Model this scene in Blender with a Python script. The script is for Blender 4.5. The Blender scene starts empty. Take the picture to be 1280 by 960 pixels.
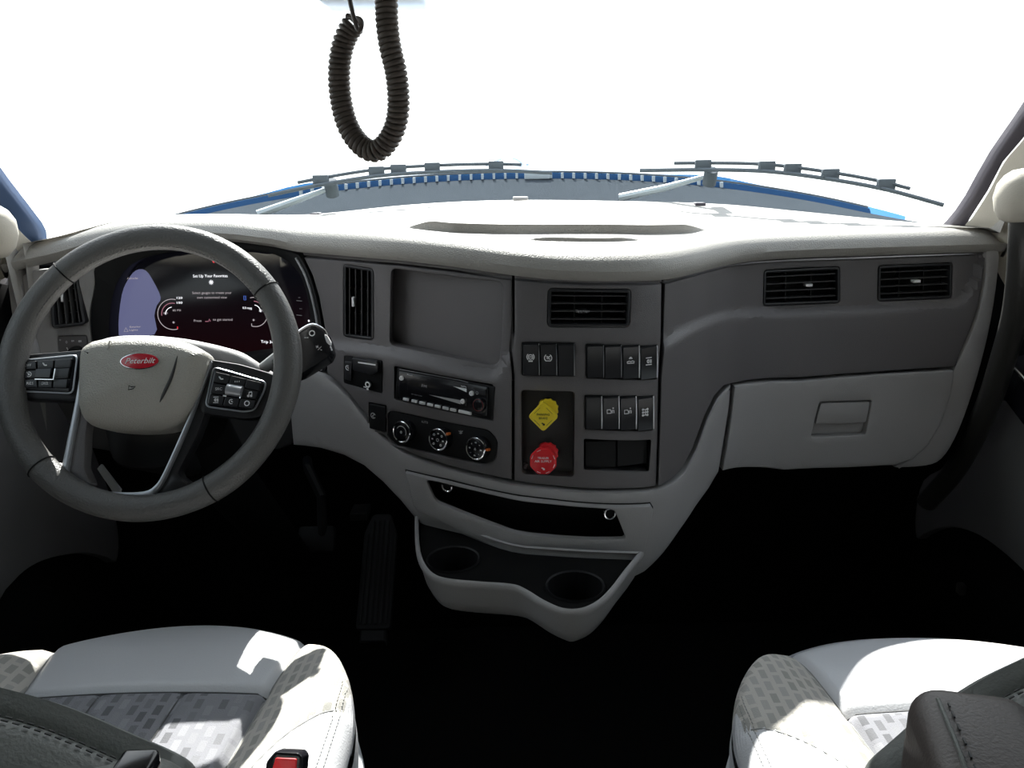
import bpy, bmesh, math, random
from mathutils import Vector, Matrix
from mathutils.geometry import delaunay_2d_cdt

# ------------------------------------------------------------------ camera
SC = bpy.context.scene
COL = SC.collection
F = 1000.0                      # focal length in pixels of the 1280x960 frame
CAM = Vector((0, 0, 1.20))
PITCH, ROLL = math.radians(15.4), math.radians(-1.2)
ROT = Matrix.Rotation(math.pi / 2 - PITCH, 4, 'X') @ Matrix.Rotation(ROLL, 4, 'Z')
cd = bpy.data.cameras.new('camera')
cd.lens, cd.sensor_width, cd.clip_start, cd.clip_end = F / 1280 * 36, 36, 0.02, 500
cam = bpy.data.objects.new('camera', cd)
COL.objects.link(cam)
cam.matrix_world = Matrix.Translation(CAM) @ ROT
SC.camera = cam

# ------------------------------------------------------------------ sky, sun, exposure
w = bpy.data.worlds.new('world')
SC.world = w
w.use_nodes = True
nt = w.node_tree
bg = nt.nodes['Background']
tcw = nt.nodes.new('ShaderNodeTexCoord')
sep = nt.nodes.new('ShaderNodeSeparateXYZ')
rmp = nt.nodes.new('ShaderNodeValToRGB')
nt.links.new(tcw.outputs['Generated'], sep.inputs[0])
nt.links.new(sep.outputs['Z'], rmp.inputs[0])
nt.links.new(rmp.outputs[0], bg.inputs[0])
rmp.color_ramp.elements[0].color = (1.0, 1.0, 1.0, 1)      # hazy horizon
rmp.color_ramp.elements[0].position = 0.0
rmp.color_ramp.elements[1].color = (0.80, 0.88, 1.0, 1)    # bluer overhead
rmp.color_ramp.elements[1].position = 0.9
bg.inputs[1].default_value = 2.3
sd = bpy.data.lights.new('sun', 'SUN')
sd.energy, sd.angle, sd.color = 15.0, math.radians(0.53), (1.0, 0.97, 0.93)
sun = bpy.data.objects.new('sun', sd)
COL.objects.link(sun)
SUN_EL, SUN_AZ = math.radians(41), math.radians(-6)     # sun straight ahead of the truck
sdir = Vector((math.sin(SUN_AZ) * math.cos(SUN_EL), math.cos(SUN_AZ) * math.cos(SUN_EL), math.sin(SUN_EL)))
sun.rotation_euler = sdir.to_track_quat('Z', 'Y').to_euler()
sun.location = (0, 8, 9)
vs = SC.view_settings
vs.view_transform, vs.look, vs.gamma, vs.use_curve_mapping = 'Standard', 'None', 1.0, False
vs.exposure = 0.0
cy = SC.cycles
cy.max_bounces, cy.diffuse_bounces, cy.transparent_max_bounces = 10, 6, 16
cy.sample_clamp_indirect = 6.0
cy.use_denoising = True

# ------------------------------------------------------------------ materials
def mat(name, col, rough=0.5, metal=0.0, bump=0.0, bscale=400, var=0.0, vscale=6, emit=None, estr=0.0, coat=0.0, spec=0.5, detail=2):
    m = bpy.data.materials.new(name)
    m.use_nodes = True
    n, l = m.node_tree.nodes, m.node_tree.links
    b = n['Principled BSDF']
    b.inputs['Base Color'].default_value = (*col, 1)
    b.inputs['Roughness'].default_value = rough
    b.inputs['Metallic'].default_value = metal
    b.inputs['Specular IOR Level'].default_value = spec
    b.inputs['Coat Weight'].default_value = coat
    tc = n.new('ShaderNodeTexCoord')
    nz = n.new('ShaderNodeTexNoise')
    nz.inputs['Scale'].default_value = vscale
    nz.inputs['Detail'].default_value = 4
    l.new(tc.outputs['Object'], nz.inputs['Vector'])
    mx = n.new('ShaderNodeMix')
    mx.data_type = 'RGBA'
    k = max(var, 0.02)
    mx.inputs[6].default_value = (*[c * (1 - k) for c in col], 1)
    mx.inputs[7].default_value = (*[min(1, c * (1 + k)) for c in col], 1)
    l.new(nz.outputs['Fac'], mx.inputs[0])
    l.new(mx.outputs[2], b.inputs['Base Color'])
    if bump:
        nb = n.new('ShaderNodeTexNoise')
        nb.inputs['Scale'].default_value = bscale
        nb.inputs['Detail'].default_value = detail
        l.new(tc.outputs['Object'], nb.inputs['Vector'])
        bp = n.new('ShaderNodeBump')
        bp.inputs['Strength'].default_value = bump
        bp.inputs['Distance'].default_value = 0.002
        l.new(nb.outputs['Fac'], bp.inputs['Height'])
        l.new(bp.outputs[0], b.inputs['Normal'])
    if emit:
        b.inputs['Emission Color'].default_value = (*emit, 1)
        b.inputs['Emission Strength'].default_value = estr
    return m

M = {}
M['pad'] = mat('pad_vinyl', (0.36, 0.345, 0.32), 0.55, bump=0.5, bscale=420)
M['fascia'] = mat('charcoal_plastic', (0.142, 0.133, 0.137), 0.42, bump=0.35, bscale=700)
M['fascia_dark'] = mat('black_satin_plastic', (0.030, 0.029, 0.030), 0.45, bump=0.2, bscale=600)
M['light'] = mat('light_grey_plastic', (0.37, 0.36, 0.36), 0.55, bump=0.3, bscale=700)
M['cream'] = mat('cream_trim_plastic', (0.60, 0.56, 0.48), 0.6, bump=0.2, bscale=500)
M['black'] = mat('deep_black_plastic', (0.008, 0.008, 0.009), 0.55, spec=0.25)
M['gap'] = mat('shadow_gap_rubber', (0.004, 0.004, 0.004), 0.9)
M['gloss'] = mat('gloss_black_plastic', (0.012, 0.012, 0.015), 0.18)
M['switch'] = mat('switch_black_plastic', (0.022, 0.022, 0.025), 0.35)
M['rim'] = mat('rim_leather', (0.125, 0.122, 0.118), 0.40, bump=0.55, bscale=380)
M['hub'] = mat('hub_grained_plastic', (0.46, 0.44, 0.395), 0.42, bump=0.9, bscale=520)
M['silver'] = mat('satin_silver', (0.48, 0.49, 0.52), 0.34, metal=0.7)
M['chrome'] = mat('chrome', (0.85, 0.85, 0.87), 0.12, metal=1.0)
M['print'] = mat('white_print', (0.92, 0.92, 0.93), 0.5)
M['print_dim'] = mat('grey_print', (0.48, 0.48, 0.49), 0.5)
M['ink'] = mat('black_ink', (0.02, 0.02, 0.02), 0.6)
M['red'] = mat('red_plastic', (0.85, 0.025, 0.035), 0.35)
M['red_enamel'] = mat('red_enamel', (0.62, 0.012, 0.03), 0.25, coat=0.6)
M['yellow'] = mat('yellow_plastic', (0.97, 0.74, 0.03), 0.4)
M['carpet'] = mat('black_floor_mat', (0.007, 0.007, 0.007), 0.95, bump=0.6, bscale=300, spec=0.1)
M['black_lining'] = mat('black_lining', (0.006, 0.006, 0.006), 0.95, spec=0.1)
M['headliner'] = mat('grey_headliner', (0.34, 0.33, 0.31), 0.9, bump=0.4, bscale=300)
M['kick'] = mat('grey_door_panel', (0.19, 0.185, 0.19), 0.6, bump=0.3, bscale=500)
M['leather_light'] = mat('light_grey_leather', (0.60, 0.60, 0.62), 0.42, bump=0.18, bscale=420)
M['leather_dark'] = mat('dark_grey_leather', (0.15, 0.160, 0.150), 0.50, bump=0.22, bscale=420)
M['leather_brown'] = mat('dark_brown_leather', (0.078, 0.064, 0.058), 0.45, bump=0.2, bscale=420)
M['thread'] = mat('grey_thread', (0.30, 0.30, 0.29), 0.8)
M['thread_dark'] = mat('dark_thread', (0.10, 0.10, 0.10), 0.8)
M['shell'] = mat('pale_seat_shell', (0.62, 0.63, 0.65), 0.4)
M['cord'] = mat('brown_black_cord', (0.12, 0.095, 0.08), 0.42)
M['bar'] = mat('black_grab_bar_rubber', (0.035, 0.034, 0.032), 0.38, bump=0.2, bscale=400)
M['frit'] = mat('dark_windshield_band', (0.10, 0.09, 0.11), 0.5)
M['frit_blue_glare'] = mat('band_with_painted_blue_glare', (0.10, 0.16, 0.30), 0.4)  # dark edge band; the blue reflection is put into its colour
M['paint'] = mat('blue_truck_paint', (0.06, 0.33, 0.78), 0.28, metal=0.25, coat=1.0)
M['cowl'] = mat('grey_cowl_plastic', (0.095, 0.112, 0.130), 1.0, bump=0.4, bscale=200, spec=0.0)
M['cowl_dark'] = mat('dark_blue_cowl_opening', (0.02, 0.06, 0.14), 0.9, spec=0.1)
M['slat'] = mat('pale_cowl_slat', (0.40, 0.46, 0.50), 0.5)
M['wiper'] = mat('grey_wiper_metal', (0.10, 0.12, 0.14), 0.7, spec=0.2)
M['ground'] = mat('pale_gravel', (0.55, 0.54, 0.52), 0.9, bump=0.5, bscale=8, var=0.1)
M['rubber'] = mat('ribbed_pedal_rubber', (0.014, 0.015, 0.017), 0.6)
M['tag'] = mat('pale_plastic_lever', (0.30, 0.31, 0.31), 0.5)
M['amber'] = mat('amber_mark', (0.75, 0.18, 0.03), 0.5)

def screen_mat(name, col, estr):
    return mat(name, (0.01, 0.01, 0.01), 0.3, emit=col, estr=estr)
M['scr_white'] = screen_mat('lit_white', (0.95, 0.95, 1.0), 1.5)
M['scr_dim'] = screen_mat('lit_grey', (0.62, 0.55, 0.58), 0.75)
M['scr_red'] = screen_mat('lit_red', (1.0, 0.03, 0.05), 1.1)
M['scr_pink'] = screen_mat('lit_pink', (0.75, 0.30, 0.40), 0.45)
M['scr_blue'] = screen_mat('lit_blue', (0.12, 0.25, 0.95), 0.7)
# lcd: a lit display, black with a faint red glow low in the picture
m = M['lcd'] = mat('lcd_display', (0.006, 0.006, 0.008), 0.10)
n, l = m.node_tree.nodes, m.node_tree.links
tc = n.new('ShaderNodeTexCoord'); sp = n.new('ShaderNodeSeparateXYZ'); rp = n.new('ShaderNodeValToRGB')
l.new(tc.outputs['Generated'], sp.inputs[0]); l.new(sp.outputs['Z'], rp.inputs[0])
rp.color_ramp.elements[0].color = (0.014, 0.0015, 0.002, 1); rp.color_ramp.elements[0].position = 0.05
rp.color_ramp.elements[1].color = (0.003, 0.003, 0.005, 1); rp.color_ramp.elements[1].position = 0.75
l.new(rp.outputs[0], n['Principled BSDF'].inputs['Emission Color'])
n['Principled BSDF'].inputs['Emission Strength'].default_value = 0.6
m = M['lcd_reflection'] = screen_mat('lit_page_with_reflection', (0.16, 0.17, 0.32), 0.75)  # blue reflection on the screen's left, painted into its lit page

# window glass: clear, thin, with a weak mirror
def glass_mat(name, tint, refl):
    m = bpy.data.materials.new(name); m.use_nodes = True
    n, l = m.node_tree.nodes, m.node_tree.links
    n.remove(n['Principled BSDF'])
    tr = n.new('ShaderNodeBsdfTransparent'); tr.inputs[0].default_value = (*tint, 1)
    gl = n.new('ShaderNodeBsdfGlossy'); gl.inputs['Roughness'].default_value = 0.02
    fr = n.new('ShaderNodeFresnel'); fr.inputs['IOR'].default_value = refl
    mx = n.new('ShaderNodeMixShader')
    l.new(fr.outputs[0], mx.inputs[0]); l.new(tr.outputs[0], mx.inputs[1]); l.new(gl.outputs[0], mx.inputs[2])
    l.new(mx.outputs[0], n['Material Output'].inputs[0])
    return m
M['glass'] = glass_mat('windshield_glass', (0.93, 0.96, 0.95), 1.04)
M['side_glass'] = glass_mat('tinted_side_glass', (0.45, 0.50, 0.50), 1.3)

# seat cloth: staggered pairs of rectangles woven lighter and darker than the ground
def cloth(name, ground, dark, lightc, sx):
    m = mat(name, ground, 0.9, bump=0.4, bscale=900, spec=0.2)
    n, l = m.node_tree.nodes, m.node_tree.links
    tc = n.new('ShaderNodeTexCoord'); mp = n.new('ShaderNodeMapping')
    mp.inputs['Scale'].default_value = (sx, sx, sx)
    mp.inputs['Rotation'].default_value = (0, 0, math.radians(90))
    l.new(tc.outputs['Object'], mp.inputs[0])
    br = n.new('ShaderNodeTexBrick')
    br.inputs['Scale'].default_value = 1.0
    br.inputs['Color1'].default_value = (*dark, 1); br.inputs['Color2'].default_value = (*lightc, 1)
    br.inputs['Mortar'].default_value = (*ground, 1)
    br.inputs['Mortar Size'].default_value = 0.16
    br.inputs['Mortar Smooth'].default_value = 0.08
    br.inputs['Brick Width'].default_value = 1.15; br.inputs['Row Height'].default_value = 0.72
    br.inputs['Bias'].default_value = -0.1
    l.new(mp.outputs[0], br.inputs['Vector'])
    l.new(br.outputs['Color'], n['Principled BSDF'].inputs['Base Color'])
    return m
M['cloth_centre'] = cloth('patterned_seat_cloth', (0.25, 0.25, 0.27), (0.14, 0.14, 0.15), (0.33, 0.33, 0.35), 50)
M['cloth_pale'] = cloth('pale_patterned_seat_cloth', (0.54, 0.51, 0.47), (0.36, 0.35, 0.32), (0.44, 0.42, 0.40), 50)

# ------------------------------------------------------------------ object helpers
ORG = {}
def root(name, label, cat, loc, group=None):
    o = bpy.data.objects.new(name, None)
    o.empty_display_size = 0.05
    COL.objects.link(o)
    o.location = loc
    ORG[o.name] = Vector(loc)
    o['label'], o['category'] = label, cat
    if group: o['group'] = group
    return o
def tag(o, label, cat, group=None):
    o['label'], o['category'] = label, cat
    if group: o['group'] = group
    return o
def struct(o):
    o['kind'] = 'structure'
    return o
def obj(name, bm, material, parent=None, label=None, sharp=35, kind=None):
    """bm in world coordinates -> one mesh object whose origin is its own base (top level) or its thing's origin"""
    if parent is None:
        cs = [v.co for v in bm.verts]
        org = Vector(((min(c.x for c in cs) + max(c.x for c in cs)) / 2, (min(c.y for c in cs) + max(c.y for c in cs)) / 2, min(c.z for c in cs)))
    else:
        org = ORG[parent.name]
    bmesh.ops.translate(bm, verts=bm.verts, vec=-org)
    me = bpy.data.meshes.new(name)
    bm.to_mesh(me); bm.free()
    me.materials.append(material)
    me.polygons.foreach_set('use_smooth', [True] * len(me.polygons))
    if sharp < 180: me.set_sharp_from_angle(angle=math.radians(sharp))
    o = bpy.data.objects.new(name, me)
    COL.objects.link(o)
    ORG[o.name] = org
    if parent is None: o.location = org
    else: o.parent = parent
    if label: o['label'] = label
    if kind: o['kind'] = kind
    return o

# ------------------------------------------------------------------ reading positions: camera rays against world surfaces
def ray(u, v):
    return (ROT.to_3x3() @ Vector(((u - 640) / F, -(v - 480) / F, -1)))
def pix(p):
    q = (ROT.to_3x3().transposed()) @ (Vector(p) - CAM)
    return (640 + F * q.x / -q.z, 480 - F * q.y / -q.z)
def onZ(u, v, z):
    d = ray(u, v); return CAM + d * ((z - CAM.z) / d.z)
def onY(u, v, y):
    d = ray(u, v); return CAM + d * (y / d.y)
def onX(u, v, x):
    d = ray(u, v); return CAM + d * (x / d.x)

class Sheet:
    """height-field sheet y = f(x, z); parameters (a, b) = (x, z); off is towards the cab"""
    def __init__(self, f): self.f = f
    def pt(self, a, b, off=0.0): return Vector((a, self.f(a, b) - off, b))
    def ab(self, u, v, off=0.0):
        d = ray(u, v)
        g = lambda t: (CAM.y + t * d.y) - (self.f(CAM.x + t * d.x, CAM.z + t * d.z) - off)
        lo, hi = 0.2, 3.5
        for _ in range(45):
            m_ = (lo + hi) / 2
            if g(m_) < 0: lo = m_
            else: hi = m_
        p = CAM + d * lo
        return (p.x, p.z)
class Flat:
    """plane with origin o, axes U, V; off is along U x V"""
    def __init__(self, o, U, V):
        self.o = Vector(o); self.U = Vector(U).normalized(); self.N = self.U.cross(Vector(V)).normalized(); self.V = self.N.cross(self.U)
    def pt(self, a, b, off=0.0): return self.o + self.U * a + self.V * b + self.N * off
    def ab(self, u, v, off=0.0):
        d = ray(u, v)
        o = self.o + self.N * off
        t = (o - CAM).dot(self.N) / d.dot(self.N)
        p = CAM + d * t - self.o
        return (p.dot(self.U), p.dot(self.V))

def L(S, pts, off=0.0): return [S.ab(u, v, off) for u, v in pts]

# ------------------------------------------------------------------ 2-D helpers (parameter space)
def area(P): return sum(P[i - 1][0] * P[i][1] - P[i][0] * P[i - 1][1] for i in range(len(P))) / 2
def ccw(P): return P if area(P) > 0 else P[::-1]
def inside(p, P):
    x, y = p; r = False
    for i in range(len(P)):
        x1, y1 = P[i - 1]; x2, y2 = P[i]
        if (y1 > y) != (y2 > y) and x < (x2 - x1) * (y - y1) / (y2 - y1) + x1: r = not r
    return r
def rounded(P, r, n=5):
    out = []
    for i in range(len(P)):
        a, b, c = Vector(P[i - 1]), Vector(P[i]), Vector(P[(i + 1) % len(P)])
        rr = r[i] if isinstance(r, (list, tuple)) else r
        d1, d2 = (a - b), (c - b)
        k = min(rr, d1.length * 0.45, d2.length * 0.45)
        if k <= 1e-6: out.append(tuple(b)); continue
        p, q = b + d1.normalized() * k, b + d2.normalized() * k
        for j in range(n + 1):
            t = j / n
            out.append(tuple(p * (1 - t) ** 2 + b * 2 * t * (1 - t) + q * t * t))
    return out
def smooth(P, n=6, closed=True):
    out = []; N = len(P)
    rng = range(N) if closed else range(N - 1)
    for i in rng:
        g = lambda k: Vector(P[k % N]) if closed else Vector(P[max(0, min(N - 1, k))])
        p0, p1, p2, p3 = g(i - 1), g(i), g(i + 1), g(i + 2)
        for j in range(n):
            t = j / n
            out.append(tuple(0.5 * ((2 * p1) + (p2 - p0) * t + (2 * p0 - 5 * p1 + 4 * p2 - p3) * t * t + (-p0 + 3 * p1 - 3 * p2 + p3) * t ** 3)))
    if not closed: out.append(tuple(P[-1]))
    return out
def rect(ca, cb, w, h, r=0.0, n=4):
    P = [(ca - w / 2, cb - h / 2), (ca + w / 2, cb - h / 2), (ca + w / 2, cb + h / 2), (ca - w / 2, cb + h / 2)]
    return rounded(P, r, n) if r else P
def circ(ca, cb, r, n=28, ry=None):
    return [(ca + r * math.cos(2 * math.pi * k / n), cb + (ry or r) * math.sin(2 * math.pi * k / n)) for k in range(n)]
def offset(P, d):
    """positive d moves the loop inward (P ccw)"""
    out = []; n = len(P)
    for i in range(n):
        a, b, c = Vector(P[i - 1]), Vector(P[i]), Vector(P[(i + 1) % n])
        e1, e2 = (b - a), (c - b)
        e1 = e1.normalized() if e1.length > 1e-9 else e2.normalized(); e2 = e2.normalized() if e2.length > 1e-9 else e1
        n1, n2 = Vector((-e1.y, e1.x)), Vector((-e2.y, e2.x))
        m_ = n1 + n2
        if m_.length < 1e-6: m_ = n1
        m_.normalize()
        k = d / max(0.4, m_.dot(n1))
        out.append((b.x + m_.x * k, b.y + m_.y * k))
    return out
def dens(P, g):
    out = []
    for i in range(len(P)):
        a, b = Vector(P[i]), Vector(P[(i + 1) % len(P)])
        k = max(1, int(math.ceil((b - a).length / g)))
        for j in range(k): out.append(tuple(a.lerp(b, j / k)))
    return out
def dedupe(P, e=1e-5):
    out = []
    for p in P:
        if not out or (Vector(p) - Vector(out[-1])).length > e: out.append(p)
    if (Vector(out[0]) - Vector(out[-1])).length < e: out.pop()
    return out

def panel(bm, S, outline, holes=(), off=0.0, thick=0.02, ch=0.002, grid=None, hthick=None, back=False):
    """plate on sheet S with rounded-over rim and cut-outs"""
    outline = dedupe(ccw(outline)); holes = [dedupe(ccw(h)) for h in holes]
    if grid:
        outline = dens(outline, grid); holes = [dens(h, grid) for h in holes]
    face_o = offset(outline, ch) if ch else outline
    face_h = [offset(h, -ch) if ch else h for h in holes]
    V, E = [], []
    for loop in [face_o] + face_h:
        s = len(V); V += [Vector(p) for p in loop]
        E += [(s + i, s + (i + 1) % len(loop)) for i in range(len(loop))]
    if grid:
        x0, x1 = min(p[0] for p in face_o), max(p[0] for p in face_o)
        y0, y1 = min(p[1] for p in face_o), max(p[1] for p in face_o)
        x = x0 + grid * 0.5; k = 0
        while x < x1:
            y = y0 + grid * (0.5 if k % 2 else 0.25)
            while y < y1:
                if inside((x, y), face_o) and not any(inside((x, y), h) for h in face_h): V.append(Vector((x, y)))
                y += grid
            x += grid; k += 1
    r = delaunay_2d_cdt(V, E, [], 0, 1e-7)
    vs_ = [bm.verts.new(S.pt(p.x, p.y, off)) for p in r[0]]
    for f in r[2]:
        c = sum((r[0][i] for i in f), Vector((0, 0))) / len(f)
        if inside(c, face_o) and not any(inside(c, h) for h in face_h):
            try: bm.faces.new([vs_[i] for i in f])
            except ValueError: pass
    def wall(loops):
        rows = [[bm.verts.new(S.pt(p[0], p[1], o)) for p in lp] for lp, o in loops]
        n_ = len(rows[0])
        for A, B in zip(rows, rows[1:]):
            for i in range(n_):
                try: bm.faces.new((A[i], A[(i + 1) % n_], B[(i + 1) % n_], B[i]))
                except ValueError: pass
    seq = lambda lp0, lp1, t: ([(lp0, off), ([tuple((Vector(a) * 0.3 + Vector(b) * 0.7)) for a, b in zip(lp0, lp1)], off - ch * 0.3), (lp1, off - ch), (lp1, off - t)] if ch else [(lp1, off), (lp1, off - t)])
    wall(seq(face_o, outline, thick))
    for a, b in zip(face_h, holes): wall(seq(a, b, hthick or thick))
    bmesh.ops.remove_doubles(bm, verts=bm.verts, dist=2e-6)
    loose = [v for v in bm.verts if not v.link_faces]
    if loose: bmesh.ops.delete(bm, geom=loose, context='VERTS')
    bmesh.ops.recalc_face_normals(bm, faces=bm.faces)
    return bm
def plate(name, S, outline, m, parent=None, holes=(), off=0.0, thick=0.02, ch=0.002, grid=None, hthick=None, label=None, sharp=35, kind=None):
    return obj(name, panel(bmesh.new(), S, outline, holes, off, thick, ch, grid, hthick), m, parent, label, sharp, kind)
def boxS(bm, S, a0, a1, b0, b1, o0, o1, ch=0.0):
    """block in sheet coordinates between offsets o0 (back) and o1 (front)"""
    P = [(a0, b0), (a1, b0), (a1, b1), (a0, b1)]
    back = [bm.verts.new(S.pt(a, b, o0)) for a, b in P]
    mid = [bm.verts.new(S.pt(a, b, o1 - ch)) for a, b in P]
    Q = [(a0 + ch, b0 + ch), (a1 - ch, b0 + ch), (a1 - ch, b1 - ch), (a0 + ch, b1 - ch)]
    rows = [back, mid] + ([[bm.verts.new(S.pt(a, b, o1)) for a, b in Q]] if ch else [])
    for A, B in zip(rows, rows[1:]):
        for i in range(4): bm.faces.new((A[i], A[(i + 1) % 4], B[(i + 1) % 4], B[i]))
    bm.faces.new(rows[-1]); bm.faces.new(back[::-1])
    bmesh.ops.recalc_face_normals(bm, faces=bm.faces)
    return bm
def tube(bm, pts, r, n=10, closed=False, cap=True):
    """pts list of Vector, r number or list"""
    pts = [Vector(p) for p in pts]; N = len(pts); rows = []
    prev = None
    for i in range(N):
        if closed: t = (pts[(i + 1) % N] - pts[i - 1]).normalized()
        else: t = (pts[min(N - 1, i + 1)] - pts[max(0, i - 1)]).normalized()
        if prev is None:
            a = t.orthogonal().normalized()
        else:
            a = (prev - t * prev.dot(t))
            a = a.normalized() if a.length > 1e-6 else t.orthogonal().normalized()
        prev = a; b = t.cross(a)
        rr = r[i] if isinstance(r, (list, tuple)) else r
        rows.append([bm.verts.new(pts[i] + (a * math.cos(2 * math.pi * k / n) + b * math.sin(2 * math.pi * k / n)) * rr) for k in range(n)])
    if closed:
        # align last ring to first
        A, B = rows[-1], rows[0]
        sh = min(range(n), key=lambda s: sum((A[k].co - B[(k + s) % n].co).length for k in range(n)))
        for k in range(n): bm.faces.new((A[k], A[(k + 1) % n], B[(k + 1 + sh) % n], B[(k + sh) % n]))
    for A, B in zip(rows, rows[1:]):
        for k in range(n): bm.faces.new((A[k], A[(k + 1) % n], B[(k + 1) % n], B[k]))
    if cap and not closed:
        bm.faces.new(rows[0][::-1]); bm.faces.new(rows[-1])
    bmesh.ops.recalc_face_normals(bm, faces=bm.faces)
    return bm
def loft(bm, rows, closed=False):
    R = [[bm.verts.new(p) for p in r] for r in rows]
    for A, B in zip(R, R[1:]):
        n_ = len(A)
        for i in range(n_ if closed else n_ - 1): bm.faces.new((A[i], A[(i + 1) % n_], B[(i + 1) % n_], B[i]))
    return R
def box(bm, x0, x1, y0, y1, z0, z1, bev=0.0):
    vs_ = [bm.verts.new((x, y, z)) for x in (x0, x1) for y in (y0, y1) for z in (z0, z1)]
    fs = [bm.faces.new([vs_[i] for i in f]) for f in ((0, 1, 3, 2), (4, 6, 7, 5), (0, 4, 5, 1), (2, 3, 7, 6), (0, 2, 6, 4), (1, 5, 7, 3))]
    if bev:
        bmesh.ops.bevel(bm, geom=list({e for f in fs for e in f.edges}), offset=bev, segments=3, affect='EDGES', profile=0.5)
    bmesh.ops.recalc_face_normals(bm, faces=bm.faces)
    return bm

_font_cache = {}
def text_bm(S, s, ca, cb, h, off, width=None, bold=0.0, rot=0.0, align='CENTER', shear=0.0):
    """lettering laid on sheet S: centre (ca, cb), cap height h"""
    cu = bpy.data.curves.new('t', 'FONT')
    cu.body, cu.size, cu.align_x, cu.align_y, cu.offset, cu.shear, cu.resolution_u = s, 1.0, align, 'CENTER', bold, shear, 2
    o = bpy.data.objects.new('t', cu); COL.objects.link(o)
    dg = bpy.context.evaluated_depsgraph_get()
    me = bpy.data.meshes.new_from_object(o.evaluated_get(dg))
    bm = bmesh.new(); bm.from_mesh(me)
    bpy.data.objects.remove(o); bpy.data.curves.remove(cu); bpy.data.meshes.remove(me)
    if not bm.verts: return bm
    xs = [v.co.x for v in bm.verts]
    k = h / 0.7; kx = (width / (max(xs) - min(xs))) if width else k
    c, s_ = math.cos(rot), math.sin(rot)
    for v in bm.verts:
        x, y = v.co.x * kx, v.co.y * k
        v.co = S.pt(ca + x * c - y * s_, cb + x * s_ + y * c, off)
    return bm
def text(S, s, ca, cb, h, m, parent, off=0.0006, name='lettering', **k):
    return obj(name, text_bm(S, s, ca, cb, h, off, **k), m, parent, sharp=180)
def stroke(bm, S, pts, wd, off, closed=False):
    """flat printed line"""
    P = [Vector(p) for p in pts]; n_ = len(P); rows = []
    for i in range(n_):
        a = P[i - 1] if (i or closed) else P[i]; c = P[(i + 1) % n_] if (i < n_ - 1 or closed) else P[i]
        d = (c - a).normalized() if (c - a).length > 1e-9 else Vector((1, 0))
        q = Vector((-d.y, d.x)) * wd / 2
        rows.append((bm.verts.new(S.pt(*(P[i] + q), off)), bm.verts.new(S.pt(*(P[i] - q), off))))
    rng = range(n_) if closed else range(n_ - 1)
    for i in rng:
        A, B = rows[i], rows[(i + 1) % n_]
        bm.faces.new((A[0], A[1], B[1], B[0]))
    return bm
def arc(ca, cb, r, a0, a1, n=14):
    return [(ca + r * math.cos(math.radians(a0 + (a1 - a0) * k / n)), cb + r * math.sin(math.radians(a0 + (a1 - a0) * k / n))) for k in range(n + 1)]
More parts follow.
